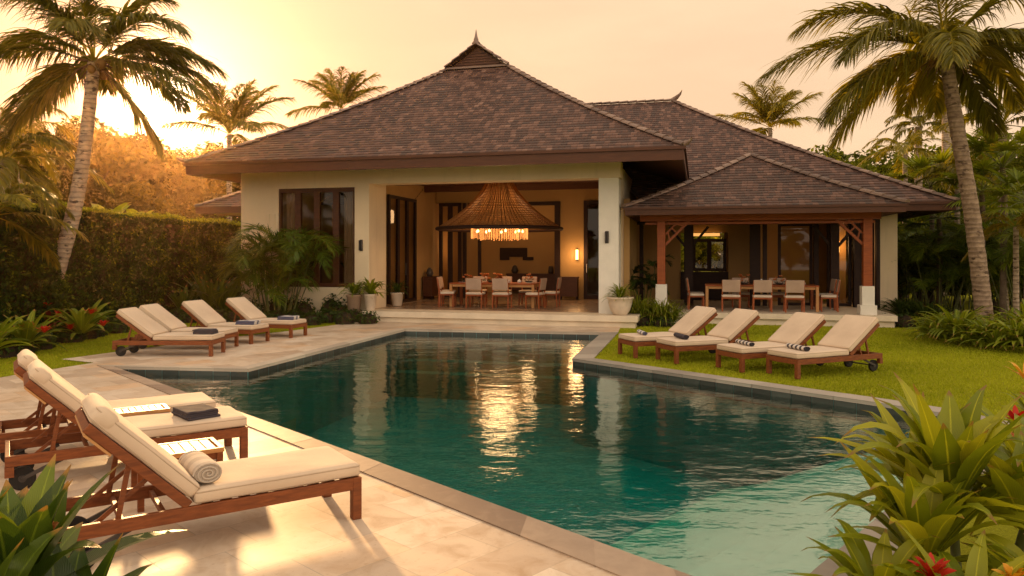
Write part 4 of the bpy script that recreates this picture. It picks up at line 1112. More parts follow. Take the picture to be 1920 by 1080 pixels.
# ---- woven pendant lamp ----------------------------------------------
LZ = 2.80; lamp = empty('woven_pendant_lamp', H(TA-.03, 23.5, LZ), -T, 'huge cone shaped woven pendant lamp with glowing bead fringe', 'pendant lamp')
prof = [(2.02, 0), (1.62, .26), (1.25, .52), (.95, .80), (.70, 1.08), (.50, 1.36), (.42, 1.62), (.40, 1.70)]
def pr_at(t):
    t *= len(prof)-1; i = min(int(t), len(prof)-2); f = t-i
    return (prof[i][0]*(1-f)+prof[i+1][0]*f, prof[i][1]*(1-f)+prof[i+1][1]*f)
m = MB(); NR = 84
for k in range(NR):
    a = 2*math.pi*k/NR
    pts = []
    for q in range(13):
        r_, z = pr_at(q/12*.999); pts.append((r_*math.cos(a), r_*math.sin(a), z))
    m.tube(pts, .016, 4, False, rnd.random())
for q in range(24):
    t_ = (q/24)**1.4*.98; r_, z = pr_at(t_); pts = [((r_+.008)*math.cos(2*math.pi*k/48), (r_+.008)*math.sin(2*math.pi*k/48), z) for k in range(49)]
    m.tube(pts, .010 if q > 13 else .014, 4, False)
m.build('shade', MT['rattan'], lamp)
m = MB(); m.tube([(2.03*math.cos(2*math.pi*k/48), 2.03*math.sin(2*math.pi*k/48), -.02) for k in range(49)], .055, 8, False); m.build('rim', MT['darkwood'], lamp, smooth=True)
m = MB()
for r_ in (.92, .62): m.tube([(r_*math.cos(2*math.pi*k/40), r_*math.sin(2*math.pi*k/40), .02) for k in range(41)], .02, 6, False)
m.build('fringe_ring', MT['metal'], lamp)
for ri, (rr_, nn_, ll) in enumerate(((.92, 76, .36), (.62, 44, .40))):
    m = MB()
    for k in range(nn_):
        a = 2*math.pi*k/nn_; x, y = rr_*math.cos(a), rr_*math.sin(a); l_ = ll*rnd.uniform(.85, 1.05)
        nb = 8
        for j in range(nb):
            z = -l_*(j+.5)/nb; h_ = l_/nb*.42; w_ = .013
            m.raw([(x+w_, y, z), (x, y+w_, z), (x-w_, y, z), (x, y-w_, z), (x, y, z+h_), (x, y, z-h_)], [(0, 1, 4), (1, 2, 4), (2, 3, 4), (3, 0, 4), (1, 0, 5), (2, 1, 5), (3, 2, 5), (0, 3, 5)])
    m.build('bead_fringe', MT['bead'], lamp)
for k in range(9):
    a = 2*math.pi*(k+.5)/9; m = MB(); m.lathe((.76*math.cos(a), .76*math.sin(a), -.10), [(0, -.045), (.03, -.03), (.04, 0), (.03, .03), (.012, .055), (0, .06)], 10); m.build('bulb', MT['bulb'], lamp, smooth=True)
m = MB(); m.tube([(0, 0, 1.70), (0, 0, 1.715)], .44, 24); m.tube([(0, 0, 1.66), (0, 0, 1.69)], .3, 16); m.build('ceiling_plate', MT['darkwood'], lamp)
def plight(name, loc, e, c, r_=.12, parent=None):
    d = bpy.data.lights.new(name, 'POINT'); d.energy = e; d.color = c; d.shadow_soft_size = r_; o = bpy.data.objects.new(name, d); COL.objects.link(o)
    o.location = loc; return o
WARM = (1.0, .56, .24)
lp = plight('lamp_light', (0, 0, .45), 120, WARM, .6); lp.parent = lamp
lp = plight('lamp_light', (0, 0, -.25), 7, WARM, .8); lp.parent = lamp
# wall sconces inside
def sconce(loc, rz, label, e=18):
    t = empty('wall_sconce', loc, rz, label, 'wall lamp')
    m = MB(); m.tube([(0, 0, -.18), (0, 0, .18)], .05, 12); m.build('glow_tube', MT['lampglow'], t, smooth=True)
    m = MB(); m.box(-.04, .04, .04, .07, -.22, .22); m.build('backplate', MT['metal'], t)
    l_ = plight('sconce_light', (0, -.32, 0), e, WARM, .26); l_.parent = t
sconce(H(-4.35, 27.38, 1.95), -T, 'glowing wall sconce beside the right glass door of the hall', 22)
sconce(H(-9.0, 29.5, 2.3), -T, 'glowing sconce in the room behind the hall, far left', 30)
sconce(H(4.46, 26.42, 2.2), -T, 'glowing sconce deep inside the right side of the pavilion wing', 20)
plb = plight('room_light', H(-6.8, 30.0, 3.6), 26, WARM, .3)
# wall art, shelf, consoles
m = MB(); m.box(-.62, .62, -.03, 0, -.14, .26); m.box(-.62, -.18, -.035, -.031, -.28, -.14)
m.box(.42, .9, -.035, 0, -.28, -.14)
o = m.build('wall_art', MT['darkwood'], None); o.location = H(-7.9, 31.98, 2.0); o.rotation_euler = (0, 0, -T); tag(o, 'dark rectangular wall panel on the room wall behind the hall table', 'wall art')
def console(a, b, rz, label, w=.9):
    t = empty('console_table', H(a, b, .3), -T+rz, label, 'console')
    m = MB(); m.box(-w/2, w/2, -.2, .2, .78, .84); m.box(-w/2+.02, w/2-.02, -.18, .18, .12, .779); m.build('cabinet', MT['beam'], t, bevel=.004)
    for x in (-1, 1):
        for y in (-1, 1): m = MB(); m.box(x*(w/2-.05)-.025, x*(w/2-.05)+.025, y*.15-.025, y*.15+.025, 0, .119); m.build('leg', MT['darkwood'], t)
console(-9.65, 26.4, R(90), 'dark console cabinet against the hall left wall', 1.1)
console(-4.6, 27.1, 0, 'dark narrow console below the glowing hall sconce', .7)
console(-7.0, 31.6, 0, 'dark low console in the room behind the hall table', 2.2)
vessel(-9.65, 26.1, [(0, 0), (.1, 0), (.14, .12), (.1, .26), (.05, .3), (.06, .33), (0, .33)], 'metal', 'vase', 'dark round vase on the console of the hall', 'vase', 1.14)
vessel(-7.75, 31.6, [(0, 0), (.1, 0), (.16, .12), (.1, .3), (.05, .36), (0, .36)], 'metal', 'vase', 'dark vase behind the left half of the hall table', 'vase', 1.14)
vessel(-6.15, 31.6, [(0, 0), (.1, 0), (.12, .12), (.1, .3), (.08, .32), (0, .32)], 'metal', 'vase', 'dark vase behind the right half of the hall table', 'vase', 1.14)

# ---- planters ---------------------------------------------------------
def pot(loc, prof, mat, name, label, cat='planter'):
    t = empty(name, loc, 0, label, cat)
    m = MB(); m.lathe((0, 0, 0), prof, 28); m.build('pot_body', MT[mat], t, smooth=True)
    m = MB(); r_ = prof[-1][0]; m.tube([(0, 0, prof[-1][1]), (0, 0, prof[-1][1]+.01)], r_+.01, 20); m.build('soil', MT['soil'], t)
    return t
urn = [(0, 0), (.17, 0), (.20, .03), (.27, .15), (.315, .30), (.33, .42), (.36, .44), (.37, .48), (.34, .49), (.32, .47), (.30, .40)]
URN = pot(H(-2.05, 20.35, .303), urn, 'potwhite', 'planter_urn', 'white bowl shaped planter with grassy plant beside the white column')
tall = [(0, 0), (.13, 0), (.15, .02), (.20, .5), (.22, .52), (.22, .56), (.19, .57), (.18, .5)]
POT1 = pot(H(-9.85, 20.25, .0), [(r_*1.05, z*1.35) for r_, z in tall], 'terracotta', 'plant_pot', 'brown tapering pot standing at the planting edge left of the steps')
POT2 = pot(H(-9.35, 20.3, .303), [(r_*.9, z*.85) for r_, z in tall], 'potwhite', 'plant_pot', 'pale tapering pot with leafy plant on the step before the pier')
POT3 = pot(H(-9.35, 22.3, .303), [(r_*1.0, z*.75) for r_, z in tall], 'potwhite', 'plant_pot', 'pale pot beside the dark folding door inside the hall')
# ================================================================== vegetation
def norm(a): return a/np.maximum(np.linalg.norm(a, axis=-1, keepdims=True), 1e-9)
UP = np.array([0, 0, 1.0])
def leaf_curves(P, D, L, G, K, pw=1.0):
    """P (n,3) base, D (n,3) start direction, L (n) length, G (n) droop -> points (n,K,3), dirs (n,K,3)"""
    n = len(P); pts = np.zeros((n, K, 3)); dirs = np.zeros((n, K, 3)); p = P.copy(); st = (L/(K-1))[:, None]
    for k in range(K):
        s = k/(K-1)
        d = norm(D - UP*(G*(s**pw))[:, None]); dirs[:, k] = d; pts[:, k] = p; p = p + d*st
    return pts, dirs
def ribbons(pts, dirs, W, prof, tint, fold=0.0, roll=None):
    """flat (fold=0) or V-folded leaf strips -> V, F, tint"""
    n, K, _ = pts.shape; sd = np.cross(dirs, UP); bad = np.linalg.norm(sd, axis=-1) < .05
    sd[bad] = np.array([1.0, 0.2, 0]); sd = norm(sd); nr = norm(np.cross(sd, dirs))
    if roll is not None:
        c, s = np.cos(roll)[:, None, None], np.sin(roll)[:, None, None]; sd, nr = sd*c+nr*s, nr*c-sd*s
    w = (W[:, None]*np.asarray(prof)[None, :])[..., None]/2
    if fold:
        A = pts - sd*w + nr*w*fold; C = pts + sd*w + nr*w*fold; V = np.stack([A, pts, C], 2); c_ = 3; ac = [-1., 0., 1.]
    else:
        V = np.stack([pts - sd*w, pts + sd*w], 2); c_ = 2; ac = [-1., 1.]
    AC = np.broadcast_to(np.array(ac)[None, None, :], (n, K, c_)); AL = np.broadcast_to(np.linspace(0, 1, K)[None, :, None], (n, K, c_))
    V = np.concatenate([V, AC[..., None], AL[..., None]], -1).reshape(-1, 5)
    base = (np.arange(n)*K*c_)[:, None, None]; kk = (np.arange(K-1)*c_)[None, :, None]; F_ = []
    for j in range(c_-1):
        q = np.array([j, j+1, j+1+c_, j+c_])[None, None, :]; F_.append((base+kk+q).reshape(-1, 4))
    T_ = np.concatenate([np.repeat(tint, K-1)]*(c_-1))
    return V, np.concatenate(F_), T_
class NB:
    def __init__(self): self.V = []; self.F = []; self.T = []; self.n = 0
    def add(self, V, F_, T_):
        if V.shape[1] == 3: V = np.concatenate([V, np.ones((len(V), 1)), np.zeros((len(V), 1))], 1)
        self.V.append(V); self.F.append(F_+self.n); self.T.append(T_); self.n += len(V)
    def build(self, name, mat, parent=None, smooth=False): return npmesh(name, np.concatenate(self.V), np.concatenate(self.F), mat, np.concatenate(self.T), parent, smooth)

LP = [.35, 1, .9, .55, .05]
def frond(nb, base, d, L, droop, M_=46, ll=.8, lw=.045, ang=52, ldroop=.7, tint=.5, seed=None, lift=.15, stem=.05, r=rng):
    """pinnate palm frond: arching rachis with two rows of drooping leaflets"""
    base = np.array([base], float); d = norm(np.array([d], float)); K = 24
    pts, dirs = leaf_curves(base, d, np.array([L]), np.array([droop]), K, 1.3)
    V, F_, T_ = ribbons(pts, dirs, np.array([stem]), np.linspace(1, .15, K), np.array([tint+.25]), .8); nb.add(V, F_, T_)
    s = np.linspace(.14, .99, M_); x = s*(K-1); i = np.minimum(x.astype(int), K-2); f = (x-i)[:, None]
    P = pts[0][i]*(1-f)+pts[0][i+1]*f; Dr = norm(dirs[0][i]*(1-f)+dirs[0][i+1]*f)
    sd = norm(np.cross(Dr, UP)); nn = norm(np.cross(sd, Dr))
    prof = np.sin(np.pi*np.clip(s*.86+.10, 0, 1))**.7
    for sg in (-1, 1):
        a = np.radians(ang - 22*s + r.normal(0, 4, M_))[:, None]
        D = Dr*np.cos(a) + sg*sd*np.sin(a) + nn*(lift + r.normal(0, .12, M_))[:, None]
        l_ = ll*prof*r.uniform(.85, 1.1, M_)
        q, dd = leaf_curves(P, norm(D), l_, ldroop*r.uniform(.6, 1.4, M_), 5)
        V, F_, T_ = ribbons(q, dd, np.full(M_, lw)*(.6+.5*prof), LP, np.clip(tint + r.normal(0, .12, M_), 0, 1), 0, r.uniform(-.5, .5, M_)+sg*.25); nb.add(V, F_, T_)
def palm(name, path, rads, fronds, label, group=None, cat='palm tree', matl='palm', nuts=0, ll=.8, lw=.045, M_=46, seed=1, skirt=0, trunk='trunk'):
    """path: trunk points (world). fronds: (dir, length, droop, tint)"""
    r = np.random.default_rng(seed); base = Vector(path[0]); t = empty(name, base, 0, label, cat, group)
    off = base; m = MB(off); pts = [Vector(p) for p in path]; P = []; RR = []
    n = 14*(len(pts)-1)
    for i in range(n+1):                                             # Catmull-Rom through the path
        u = i/n*(len(pts)-1); k = min(int(u), len(pts)-2); f = u-k
        a, b, c, d = pts[max(k-1, 0)], pts[k], pts[k+1], pts[min(k+2, len(pts)-1)]
        q = 0.5*((2*b) + (c-a)*f + (2*a-5*b+4*c-d)*f*f + (3*b-a-3*c+d)*f**3); P.append(q)
        RR.append((rads[0]*(1-i/n)+rads[1]*(i/n))*(1+.035*math.sin(i*2.4))*(1.0+.35*max(0, 1-i/5)))
    m.tube(P, RR, 14); m.build('trunk', MT[trunk], t, smooth=True)
    top = np.array(pts[-1]); nb = NB(); o_ = np.array(off)
    for (d, L, dr, ti) in fronds:
        d = np.array(d, float); st = top - o_ + norm(d)*.08
        frond(nb, st, d, L, dr, M_=M_, ll=ll*L/3.2, ang=48, ldroop=1.5, lw=lw, tint=ti, r=r, stem=.07*L/3.2)
    nb.build('crown', MT[matl], t)
    if nuts:
        nv = random.Random(seed)
        for k in range(nuts):
            a = nv.uniform(0, 6.28); m = MB(); rr_ = nv.uniform(.09, .125)
            m.lathe((0, 0, 0), [(0, -rr_*1.15), (rr_*.6, -rr_*.9), (rr_*.98, -rr_*.3), (rr_, rr_*.2), (rr_*.7, rr_*.85), (0, rr_*1.15)], 10)
            m.build('coconut', MT['nut'], t, smooth=True, loc=pts[-1]-base+Vector((math.cos(a)*.27, math.sin(a)*.27, nv.uniform(-.32, .02))))
        m = MB()
        for k in range(26):
            a = nv.uniform(0, 6.28); q = pts[-1]-base; d = Vector((math.cos(a), math.sin(a), nv.uniform(-.9, .5)))
            m.tube([q+d*.12, q+d*nv.uniform(.3, .5)+Vector((0, 0, -.05)), q+d*nv.uniform(.42, .6)+Vector((0, 0, -.2))], [.022, .015, .005], 5)
        m.build('flower_stalks', MT['dry'], t)
    return t
MT['nut'] = m_plain('coconut_husk', (.22, .12, .03), .6, .25, 6); MT['dry'] = m_plain('dry_stalk', (.14, .07, .03), .9, .3, 6)
def auto_fronds(n, L, up=(.15, 1.3), droop=(1.0, 1.6), seed=0, tint=(.3, .6)):
    r = random.Random(seed); fs = []
    for k in range(n):
        a = 2.399*k + r.uniform(-.2, .2); q = k/n; e_ = up[1]*(1-q)+up[0]*q
        fs.append(((math.cos(a), math.sin(a), e_*1.2), L*r.uniform(.85, 1.08)*(.8+.2*q), r.uniform(*droop), r.uniform(*tint)))
    return fs
def imf(u, v, y=0.0, L=3.0, dr=1.0, t=.45): return ((u, y, v), L, dr, t)

# hero palm left: fronds spread as in the photo
fl = [imf(1, .42, .15, 3.0, 1.05), imf(1, -.02, -.2, 3.0, .75), imf(.75, -.75, .2, 2.5, .95), imf(.9, .9, -.3, 2.9, 1.3), imf(.45, 1.2, .3, 2.6, 1.0),
      imf(.1, 1.3, -.6, 2.6, 1.2), imf(-.25, 1.2, .5, 2.6, 1.0), imf(-.6, 1.0, -.2, 2.9, 1.1), imf(-1, .75, .3, 3.0, 1.1), imf(-1, .35, -.1, 2.9, .9), imf(-1, -.2, .1, 2.7, 1.2),
      imf(-.8, -.5, -.25, 2.7, 1.1), imf(.3, .6, -1, 2.6, 1.1), imf(-.4, .5, 1, 2.6, 1.2), imf(.6, .2, 1, 2.6, 1.2), imf(1, .75, .5, 2.7, 1.2), imf(-.9, .1, .5, 2.8, 1.3), imf(.9, .3, .5, 2.9, 1.1), imf(-.3, .9, -.7, 2.7, 1.2), imf(.5, .8, .8, 2.7, 1.3)]
YL = 18.0
pL = lambda u, v, Y=YL: ((u-960)/1400*Y, Y, 1.9+(480-v)/1400*Y)
palm('coconut_palm', [pL(78, 628), pL(104, 520), pL(140, 390), pL(161, 260), pL(176, 118)], (.20, .135), fl, 'leaning coconut palm with pale trunk rising before the clipped hedge', matl='palm', nuts=7, ll=1.25, lw=.042, M_=118, seed=4)
# hero palm right
YR = 17.5; pR = lambda u, v, Y=YR: ((u-960)/1400*Y, Y, 1.9+(480-v)/1400*Y)
fr_ = [imf(-1, .28, .1, 4.3, 1.0, .5), imf(-1, -.12, -.2, 3.6, 1.25, .45), imf(-1, .55, -.4, 3.4, 1.6, .5), imf(-.9, .8, .2, 3.6, 1.2, .5), imf(-.35, 1.2, -.3, 3.2, 1.2, .5),
       imf(.2, 1.2, .3, 3.2, 1.2), imf(.7, .9, -.2, 3.4, 1.2), imf(1, .4, .1, 3.4, 1.0), imf(1, .1, -.5, 3.2, 1.4, .35), imf(.6, -.3, .3, 2.6, 1.2, .4), imf(-.5, .3, -1, 2.8, 1.6, .5),
       imf(.5, .3, -1, 2.8, 1.6, .4), imf(-.4, .2, 1, 2.8, 1.4, .8), imf(.4, .1, .9, 2.6, 1.6, .8), imf(-.8, .1, .6, 2.9, 1.5, .75), imf(.9, .6, .7, 3.1, 1.3, .5), imf(-.62, -.2, .5, 3.2, 1.5, .85), imf(.3, .9, .8, 3.2, 1.4, .5), imf(.8, .2, .4, 3.2, 1.5, .7), imf(.1, .2, 1, 2.6, 1.8, .9)]
palm('coconut_palm', [pR(1850, 640), pR(1843, 570), pR(1822, 400), pR(1792, 225), pR(1772, 95)], (.205, .14), fr_, 'leaning coconut palm with thick ringed trunk right of the pavilion', matl='palm', trunk='trunk_dark', nuts=9, ll=1.15, lw=.045, M_=124, seed=9)
m_y = NB()
# golden hanging old fronds behind the right palm
def crown_only(name, c, fronds, label, matl, ll, lw=.05, M_=40, seed=2, cat='palm tree', group=None, h=None, tr=.12, lean=0.0, trunk='trunk'):
    c = Vector(c); path = [(c.x-lean, c.y, 0), (c.x-lean*.4, c.y, c.z*.5), tuple(c)]
    return palm(name, path, (tr*1.25, tr), fronds, label, group, cat, matl, 0, ll, lw, M_, seed, trunk=trunk)
def at(u, v, Y): return Vector(((u-960)/1400*Y, Y, 1.9+(480-v)/1400*Y))
bgp = 'palm trees standing beyond the villa'
crown_only('palm_tree', at(430, 252, 42), auto_fronds(20, 4.2, (.0, 2.4), (.45, .9), 3, (.5, .8)), 'palm tree against the sun glow left of the tall gable roof', 'palm', 1.1, .06, 60, 3, group=bgp, tr=.13)
crown_only('palm_tree', at(640, 205, 52), auto_fronds(18, 3.8, (.0, 2.4), (.45, .9), 5, (.5, .8)), 'palm tree peeking over the left slope of the tall gable roof', 'palm', 1.1, .07, 56, 5, group=bgp, tr=.13)
crown_only('palm_tree', at(1444, 240, 48), auto_fronds(20, 3.8, (.0, 2.4), (.45, .9), 7, (.55, .9)), 'palm tree peeking over the right slope of the side wing roof', 'palm', 1.1, .07, 56, 7, group=bgp, tr=.13)
crown_only('palm_tree', at(1697, 282, 34), auto_fronds(12, 2.6, (-.3, 1.2), (1.2, 1.9), 8, (.4, .7)), 'slender palm on a thin pale trunk just right of the wing roof', 'palm', .85, .06, 30, 8, group=bgp, tr=.10)
crown_only('palm_tree', at(1722, 238, 38), auto_fronds(13, 2.6, (-.2, 1.3), (1.2, 1.8), 9, (.4, .7)), 'taller slender palm behind the thin trunked palm at right', 'palm', .85, .06, 30, 9, group=bgp, tr=.17)
crown_only('palm_tree', at(1775, 190, 36), auto_fronds(12, 2.6, (-.2, 1.2), (1.2, 1.8), 19, (.4, .8)), 'palm with a pale straight trunk seen behind the big leaning right trunk', 'palm', .85, .06, 30, 19, group=bgp, tr=.20)
crown_only('palm_tree', at(1880, 235, 24), auto_fronds(15, 2.8, (-.3, 1.3), (1.1, 1.8), 12, (.35, .65)), 'bushy green palm crown at the right edge beneath the coconut fronds', 'palm', .85, .06, 40, 12, group=bgp, tr=.12)
crown_only('palm_tree', at(1905, 425, 19), auto_fronds(11, 1.5, (-.5, 1.1), (1.2, 2.0), 14, (.35, .7)), 'small palm with golden fronds at the right edge behind the ferny bed', 'palm_y', .75, .045, 36, 14, group=bgp, tr=.06)
crown_only('palm_tree', at(10, 300, 17.5), auto_fronds(15, 2.4, (-.6, 1.2), (1.1, 1.9), 15, (.3, .6)), 'low palm with dense dark fronds at the left edge before the hedge', 'palm', .9, .05, 48, 15, group=None, tr=.11)
crown_only('palm_tree', at(-15, 405, 15.5), auto_fronds(13, 2.0, (-.5, 1.2), (1.1, 1.9), 25, (.3, .6)), 'lowest dark palm at the left edge above the red flowered bed', 'palm', .9, .05, 44, 25, group=None, tr=.10)
crown_only('palm_tree', at(40, 250, 30), auto_fronds(13, 3.0, (-.6, 1.2), (1.1, 1.9), 16, (.5, .9)), 'sun gilded palm behind the hedge at far left', 'palm_y', .9, .06, 36, 16, group=None, tr=.11)
crown_only('palm_tree', at(1795, 330, 26), auto_fronds(14, 2.2, (-.4, 1.2), (1.1, 1.8), 26, (.4, .7)), 'low green palm between the wing roof and the leaning right trunk', 'palm', .85, .055, 36, 26, group=bgp, tr=.08)

# ---- areca clump by the window ---------------------------------------
def areca(name, loc, n, h, L, label, seed, spread=.35, cat='palm plant', matl='areca', group=None):
    t = empty(name, loc, 0, label, cat, group); r = np.random.default_rng(seed); nb = NB(); m = MB()
    for k in range(n):
        a = 2.399*k; ra = spread*math.sqrt((k+.5)/n); b = np.array([ra*math.cos(a), ra*math.sin(a), 0]); hh = h*r.uniform(.25, 1.0)
        lean = np.array([math.cos(a), math.sin(a), 0])*r.uniform(.1, .35)*(.4+ra/spread)
        tip = b + np.array([lean[0]*hh, lean[1]*hh, hh]); m.tube([b, (b+tip)/2-lean*.05, tip], [.022, .018, .014], 6)
        for j in range(3):
            aa = a + r.uniform(-1.2, 1.2) + j*2.1
            frond(nb, tip, (math.cos(aa), math.sin(aa), r.uniform(.7, 2.0)), L*r.uniform(.75, 1.1), r.uniform(1.2, 2.1), M_=30, ll=.42*L/1.2, lw=.034, ang=50, ldroop=.5, tint=r.uniform(.3, .65), r=r, stem=.022)
    m.build('stem', MT['stemgreen'], t, smooth=True); nb.build('fronds', MT[matl], t); return t
MT['stemgreen'] = m_plain('palm_stem', (.10, .11, .03), .6, .2, 5)
areca('areca_palm', H(-12.1, 19.75, 0), 27, 2.1, 1.65, 'big clump of arching areca palm in front of the large window', 31, .55)
areca('areca_palm', at(1205, 560, 22.4), 7, 1.4, .8, 'dark slender indoor palm behind the left pavilion post', 32, .2, matl='shrub').location.z = .3

# ---- strap-leaf rosettes ---------------------------------------------
def rosette(nb, c, n, L, W, up=(.3, 2.2), droop=(.8, 1.8), tint=(.3, .8), prof=None, K=9, fold=.35, r=rng, spread=.05):
    c = np.array(c, float); k = np.arange(n); a = 2.399*k + r.uniform(-.25, .25, n); q = k/n
    e_ = up[1]*(1-q)+up[0]*q + r.normal(0, .12, n)
    D = norm(np.stack([np.cos(a), np.sin(a), e_], 1)); P = c + np.stack([np.cos(a), np.sin(a), 0*a], 1)*spread
    P[:, 2] += (1-q)*spread*2
    LL_ = L*r.uniform(.75, 1.1, n)*(.75+.25*q)
    pts, dirs = leaf_curves(P, D, LL_, r.uniform(*droop, n), K, 1.5)
    if prof is None: prof = np.sin(np.pi*np.clip(np.linspace(.12, .995, K), 0, 1))**.6; prof[0] = .45
    V, F_, T_ = ribbons(pts, dirs, W*r.uniform(.8, 1.15, n), prof, np.clip(r.uniform(*tint, n), 0, 1), fold, r.uniform(-.25, .25, n)); nb.add(V, F_, T_)
def strap_plant(name, loc, heads, label, seed, matl='strap', cat='plant', group=None, **kw):
    t = empty(name, loc, 0, label, cat, group); r = np.random.default_rng(seed); nb = NB()
    for (dx, dy, dz, n, L, W) in heads: rosette(nb, (dx, dy, dz), n, L, W, r=r, **kw)
    nb.build('leaves', MT[matl], t); return t
def bract(nb, c, n, L, W, r, up=(.4, 2.0), droop=(.3, .8)): rosette(nb, c, n, L, W, up=up, droop=droop, tint=(.2, .9), K=6, fold=.3, r=r, spread=.01)
def add_flower(t, c, n, L, W, mat, seed, name='flower'):
    nb = NB(); bract(nb, c, n, L, W, np.random.default_rng(seed)); return nb.build(name, MT[mat], t)
# right bed (behind the lawn)
bedg = 'strap leaved clumps along the right planting bed'
for i, (u, v, Y, L, n, lab) in enumerate([(1795, 640, 16.4, 1.15, 70, 'tallest yellow green strap leaved clump left of the leaning palm trunk'), (1765, 650, 17.5, .8, 44, 'strap leaved clump at the left tip of the right bed'),
        (1850, 655, 15.6, .85, 60, 'strap leaved clump in front of the leaning palm foot'), (1905, 655, 15.0, .95, 64, 'strap leaved clump at the right edge of the bed front'),
        (1930, 620, 16.6, 1.3, 50, 'tall strap leaved clump behind, at the right edge of the photo'), (1975, 650, 14.5, .9, 50, 'strap leaved clump leaning in from beyond the right edge')]):
    p = at(u, v, Y); strap_plant('strap_leaf_plant', (p.x, p.y, 0), [(0, 0, .08, n, L, .085), (.35, -.15, .05, n//2, L*.7, .07), (-.3, .15, .05, n//2, L*.75, .07)], lab, 40+i, group=bedg)
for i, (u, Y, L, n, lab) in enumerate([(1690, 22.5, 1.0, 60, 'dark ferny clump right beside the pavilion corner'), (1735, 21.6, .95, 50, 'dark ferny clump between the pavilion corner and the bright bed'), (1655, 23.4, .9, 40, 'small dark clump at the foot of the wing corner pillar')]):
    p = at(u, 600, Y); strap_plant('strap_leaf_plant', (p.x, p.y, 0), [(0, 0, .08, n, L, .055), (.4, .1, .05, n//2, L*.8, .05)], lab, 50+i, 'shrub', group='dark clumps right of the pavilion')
# plant by the urn
for i, (u, Y, L, lab) in enumerate([(1195, 20.9, .85, 'grassy arching clump right beside the white urn'), (1240, 20.6, .75, 'grassy arching clump at the foot of the left pavilion post')]):
    p = at(u, 600, Y); strap_plant('grassy_plant', (p.x, p.y, 0), [(0, 0, .08, 130, L*1.3, .032), (.3, 0, .05, 80, L*1.1, .03), (-.25, .1, .05, 80, L*1.0, .03)], lab, 60+i, 'strap', group='grassy clumps between urn and pavilion', up=(.4, 3.2), droop=(.8, 2.3))
for pt, (z, n, L, W, mt) in ((URN, (.42, 120, .58, .024, 'strap')), (POT2, (.46, 54, .68, .07, 'strap')), (POT1, (.76, 48, .6, .05, 'strap')), (POT3, (.4, 50, .6, .04, 'shrub'))):
    nb = NB(); rosette(nb, (0, 0, z), n, L, W, up=(.2, 2.8), droop=(.8, 2.2), r=np.random.default_rng(n)); nb.build('leaves', MT[mt], pt)
# left bed bromeliads with red flowers
for i, (u, Y, L, n, fl_, lab) in enumerate([(152, 16.6, 1.05, 34, [(.35, -.2, .62), (.0, -.4, .30), (.55, -.1, .35)], 'big leaved bromeliad with red flowers below the leaning left palm'),
        (48, 14.6, .95, 30, [(.5, -.2, .42), (.25, -.3, .5)], 'bromeliad with red and orange flowers at the left edge bed'), (88, 17.6, .7, 24, [(.1, -.2, .7), (.4, -.2, .5), (-.1, -.1, .75)], 'crimson flowered plant between the two left bromeliads'),
        (-20, 13.6, 1.0, 30, [], 'broad leaved clump cut by the left edge of the photo')]):
    p = at(u, 600, Y); t = strap_plant('bromeliad', (p.x, p.y, 0), [(0, 0, .15, n, L, .14)], lab, 70+i, 'strap' if i != 2 else 'crimson', group=None, up=(.25, 2.0), droop=(.5, 1.5))
    for k, c in enumerate(fl_): add_flower(t, c, 16, .20, .05, 'flower_red', 80+k)
# tall dark leaves by the hedge end
strap_plant('lily_clump', (at(1 and 395, 560, 23).x, 23, 0), [(0, 0, .1, 26, 1.7, .16), (.5, -.2, .1, 20, 1.4, .15), (-.7, -.3, .1, 16, 1.2, .15)], 'dark broad upright leaves at the far end of the hedge', 90, 'bigdark', up=(.9, 3.0), droop=(.3, 1.0))
# banana-like leaves above the hedge
for i, (u, v, Y, L, W, lab) in enumerate([(200, 405, 24, 1.5, .55, 'sunlit big paddle leaves rising above the hedge nearest the palm'), (258, 408, 25, 1.3, .45, 'sunlit paddle leaves above the middle of the hedge'), (300, 412, 27, 1.2, .4, 'small sunlit paddle leaves above the hedge near the outbuilding')]):
    p = at(u, v, Y); t = strap_plant('banana_plant', (p.x, p.y, 0), [(0, 0, p.z-.5, 12, L, W)], lab, 95+i, 'strap', up=(.2, 1.8), droop=(.4, 1.2), tint=(.6, 1.0))
    m = MB(); m.tube([(0, 0, 0), (0, 0, p.z-.4)], [.14, .09], 10); m.build('stem', MT['stemgreen'], t, smooth=True)

# ---- leaf clouds: shrubs, hedge, trees --------------------------------
def leaf_quads(C, size, r, flat=0.0, N=None):
    n = len(C); 
    if N is None: N = norm(r.normal(0, 1, (n, 3)) + np.array([0, 0, flat]))
    else: N = norm(N + r.normal(0, .55, (n, 3)))
    A = norm(np.cross(N, r.normal(0, 1, (n, 3)))); B = np.cross(N, A); s = (size*r.uniform(.6, 1.25, n))[:, None]
    V = np.stack([C - A*s, C + B*s*.48, C + A*s, C - B*s*.48], 1).reshape(-1, 3); return V, np.arange(n*4).reshape(-1, 4)
def cloud(nb, c, rad, n, size, r, tint=(.2, .8), flat=.4, shell=.55):
    d = norm(r.normal(0, 1, (n, 3))); rr_ = (shell + (1-shell)*r.random(n)**.6)[:, None]
    C = np.array(c) + d*rr_*np.array(rad); t = r.uniform(tint[0], tint[1]) + r.normal(0, .12, n)
    V, F_ = leaf_quads(C, size, r, flat, d*.7+np.array([0, 0, flat])); nb.add(V, F_, np.clip(t, 0, 1))
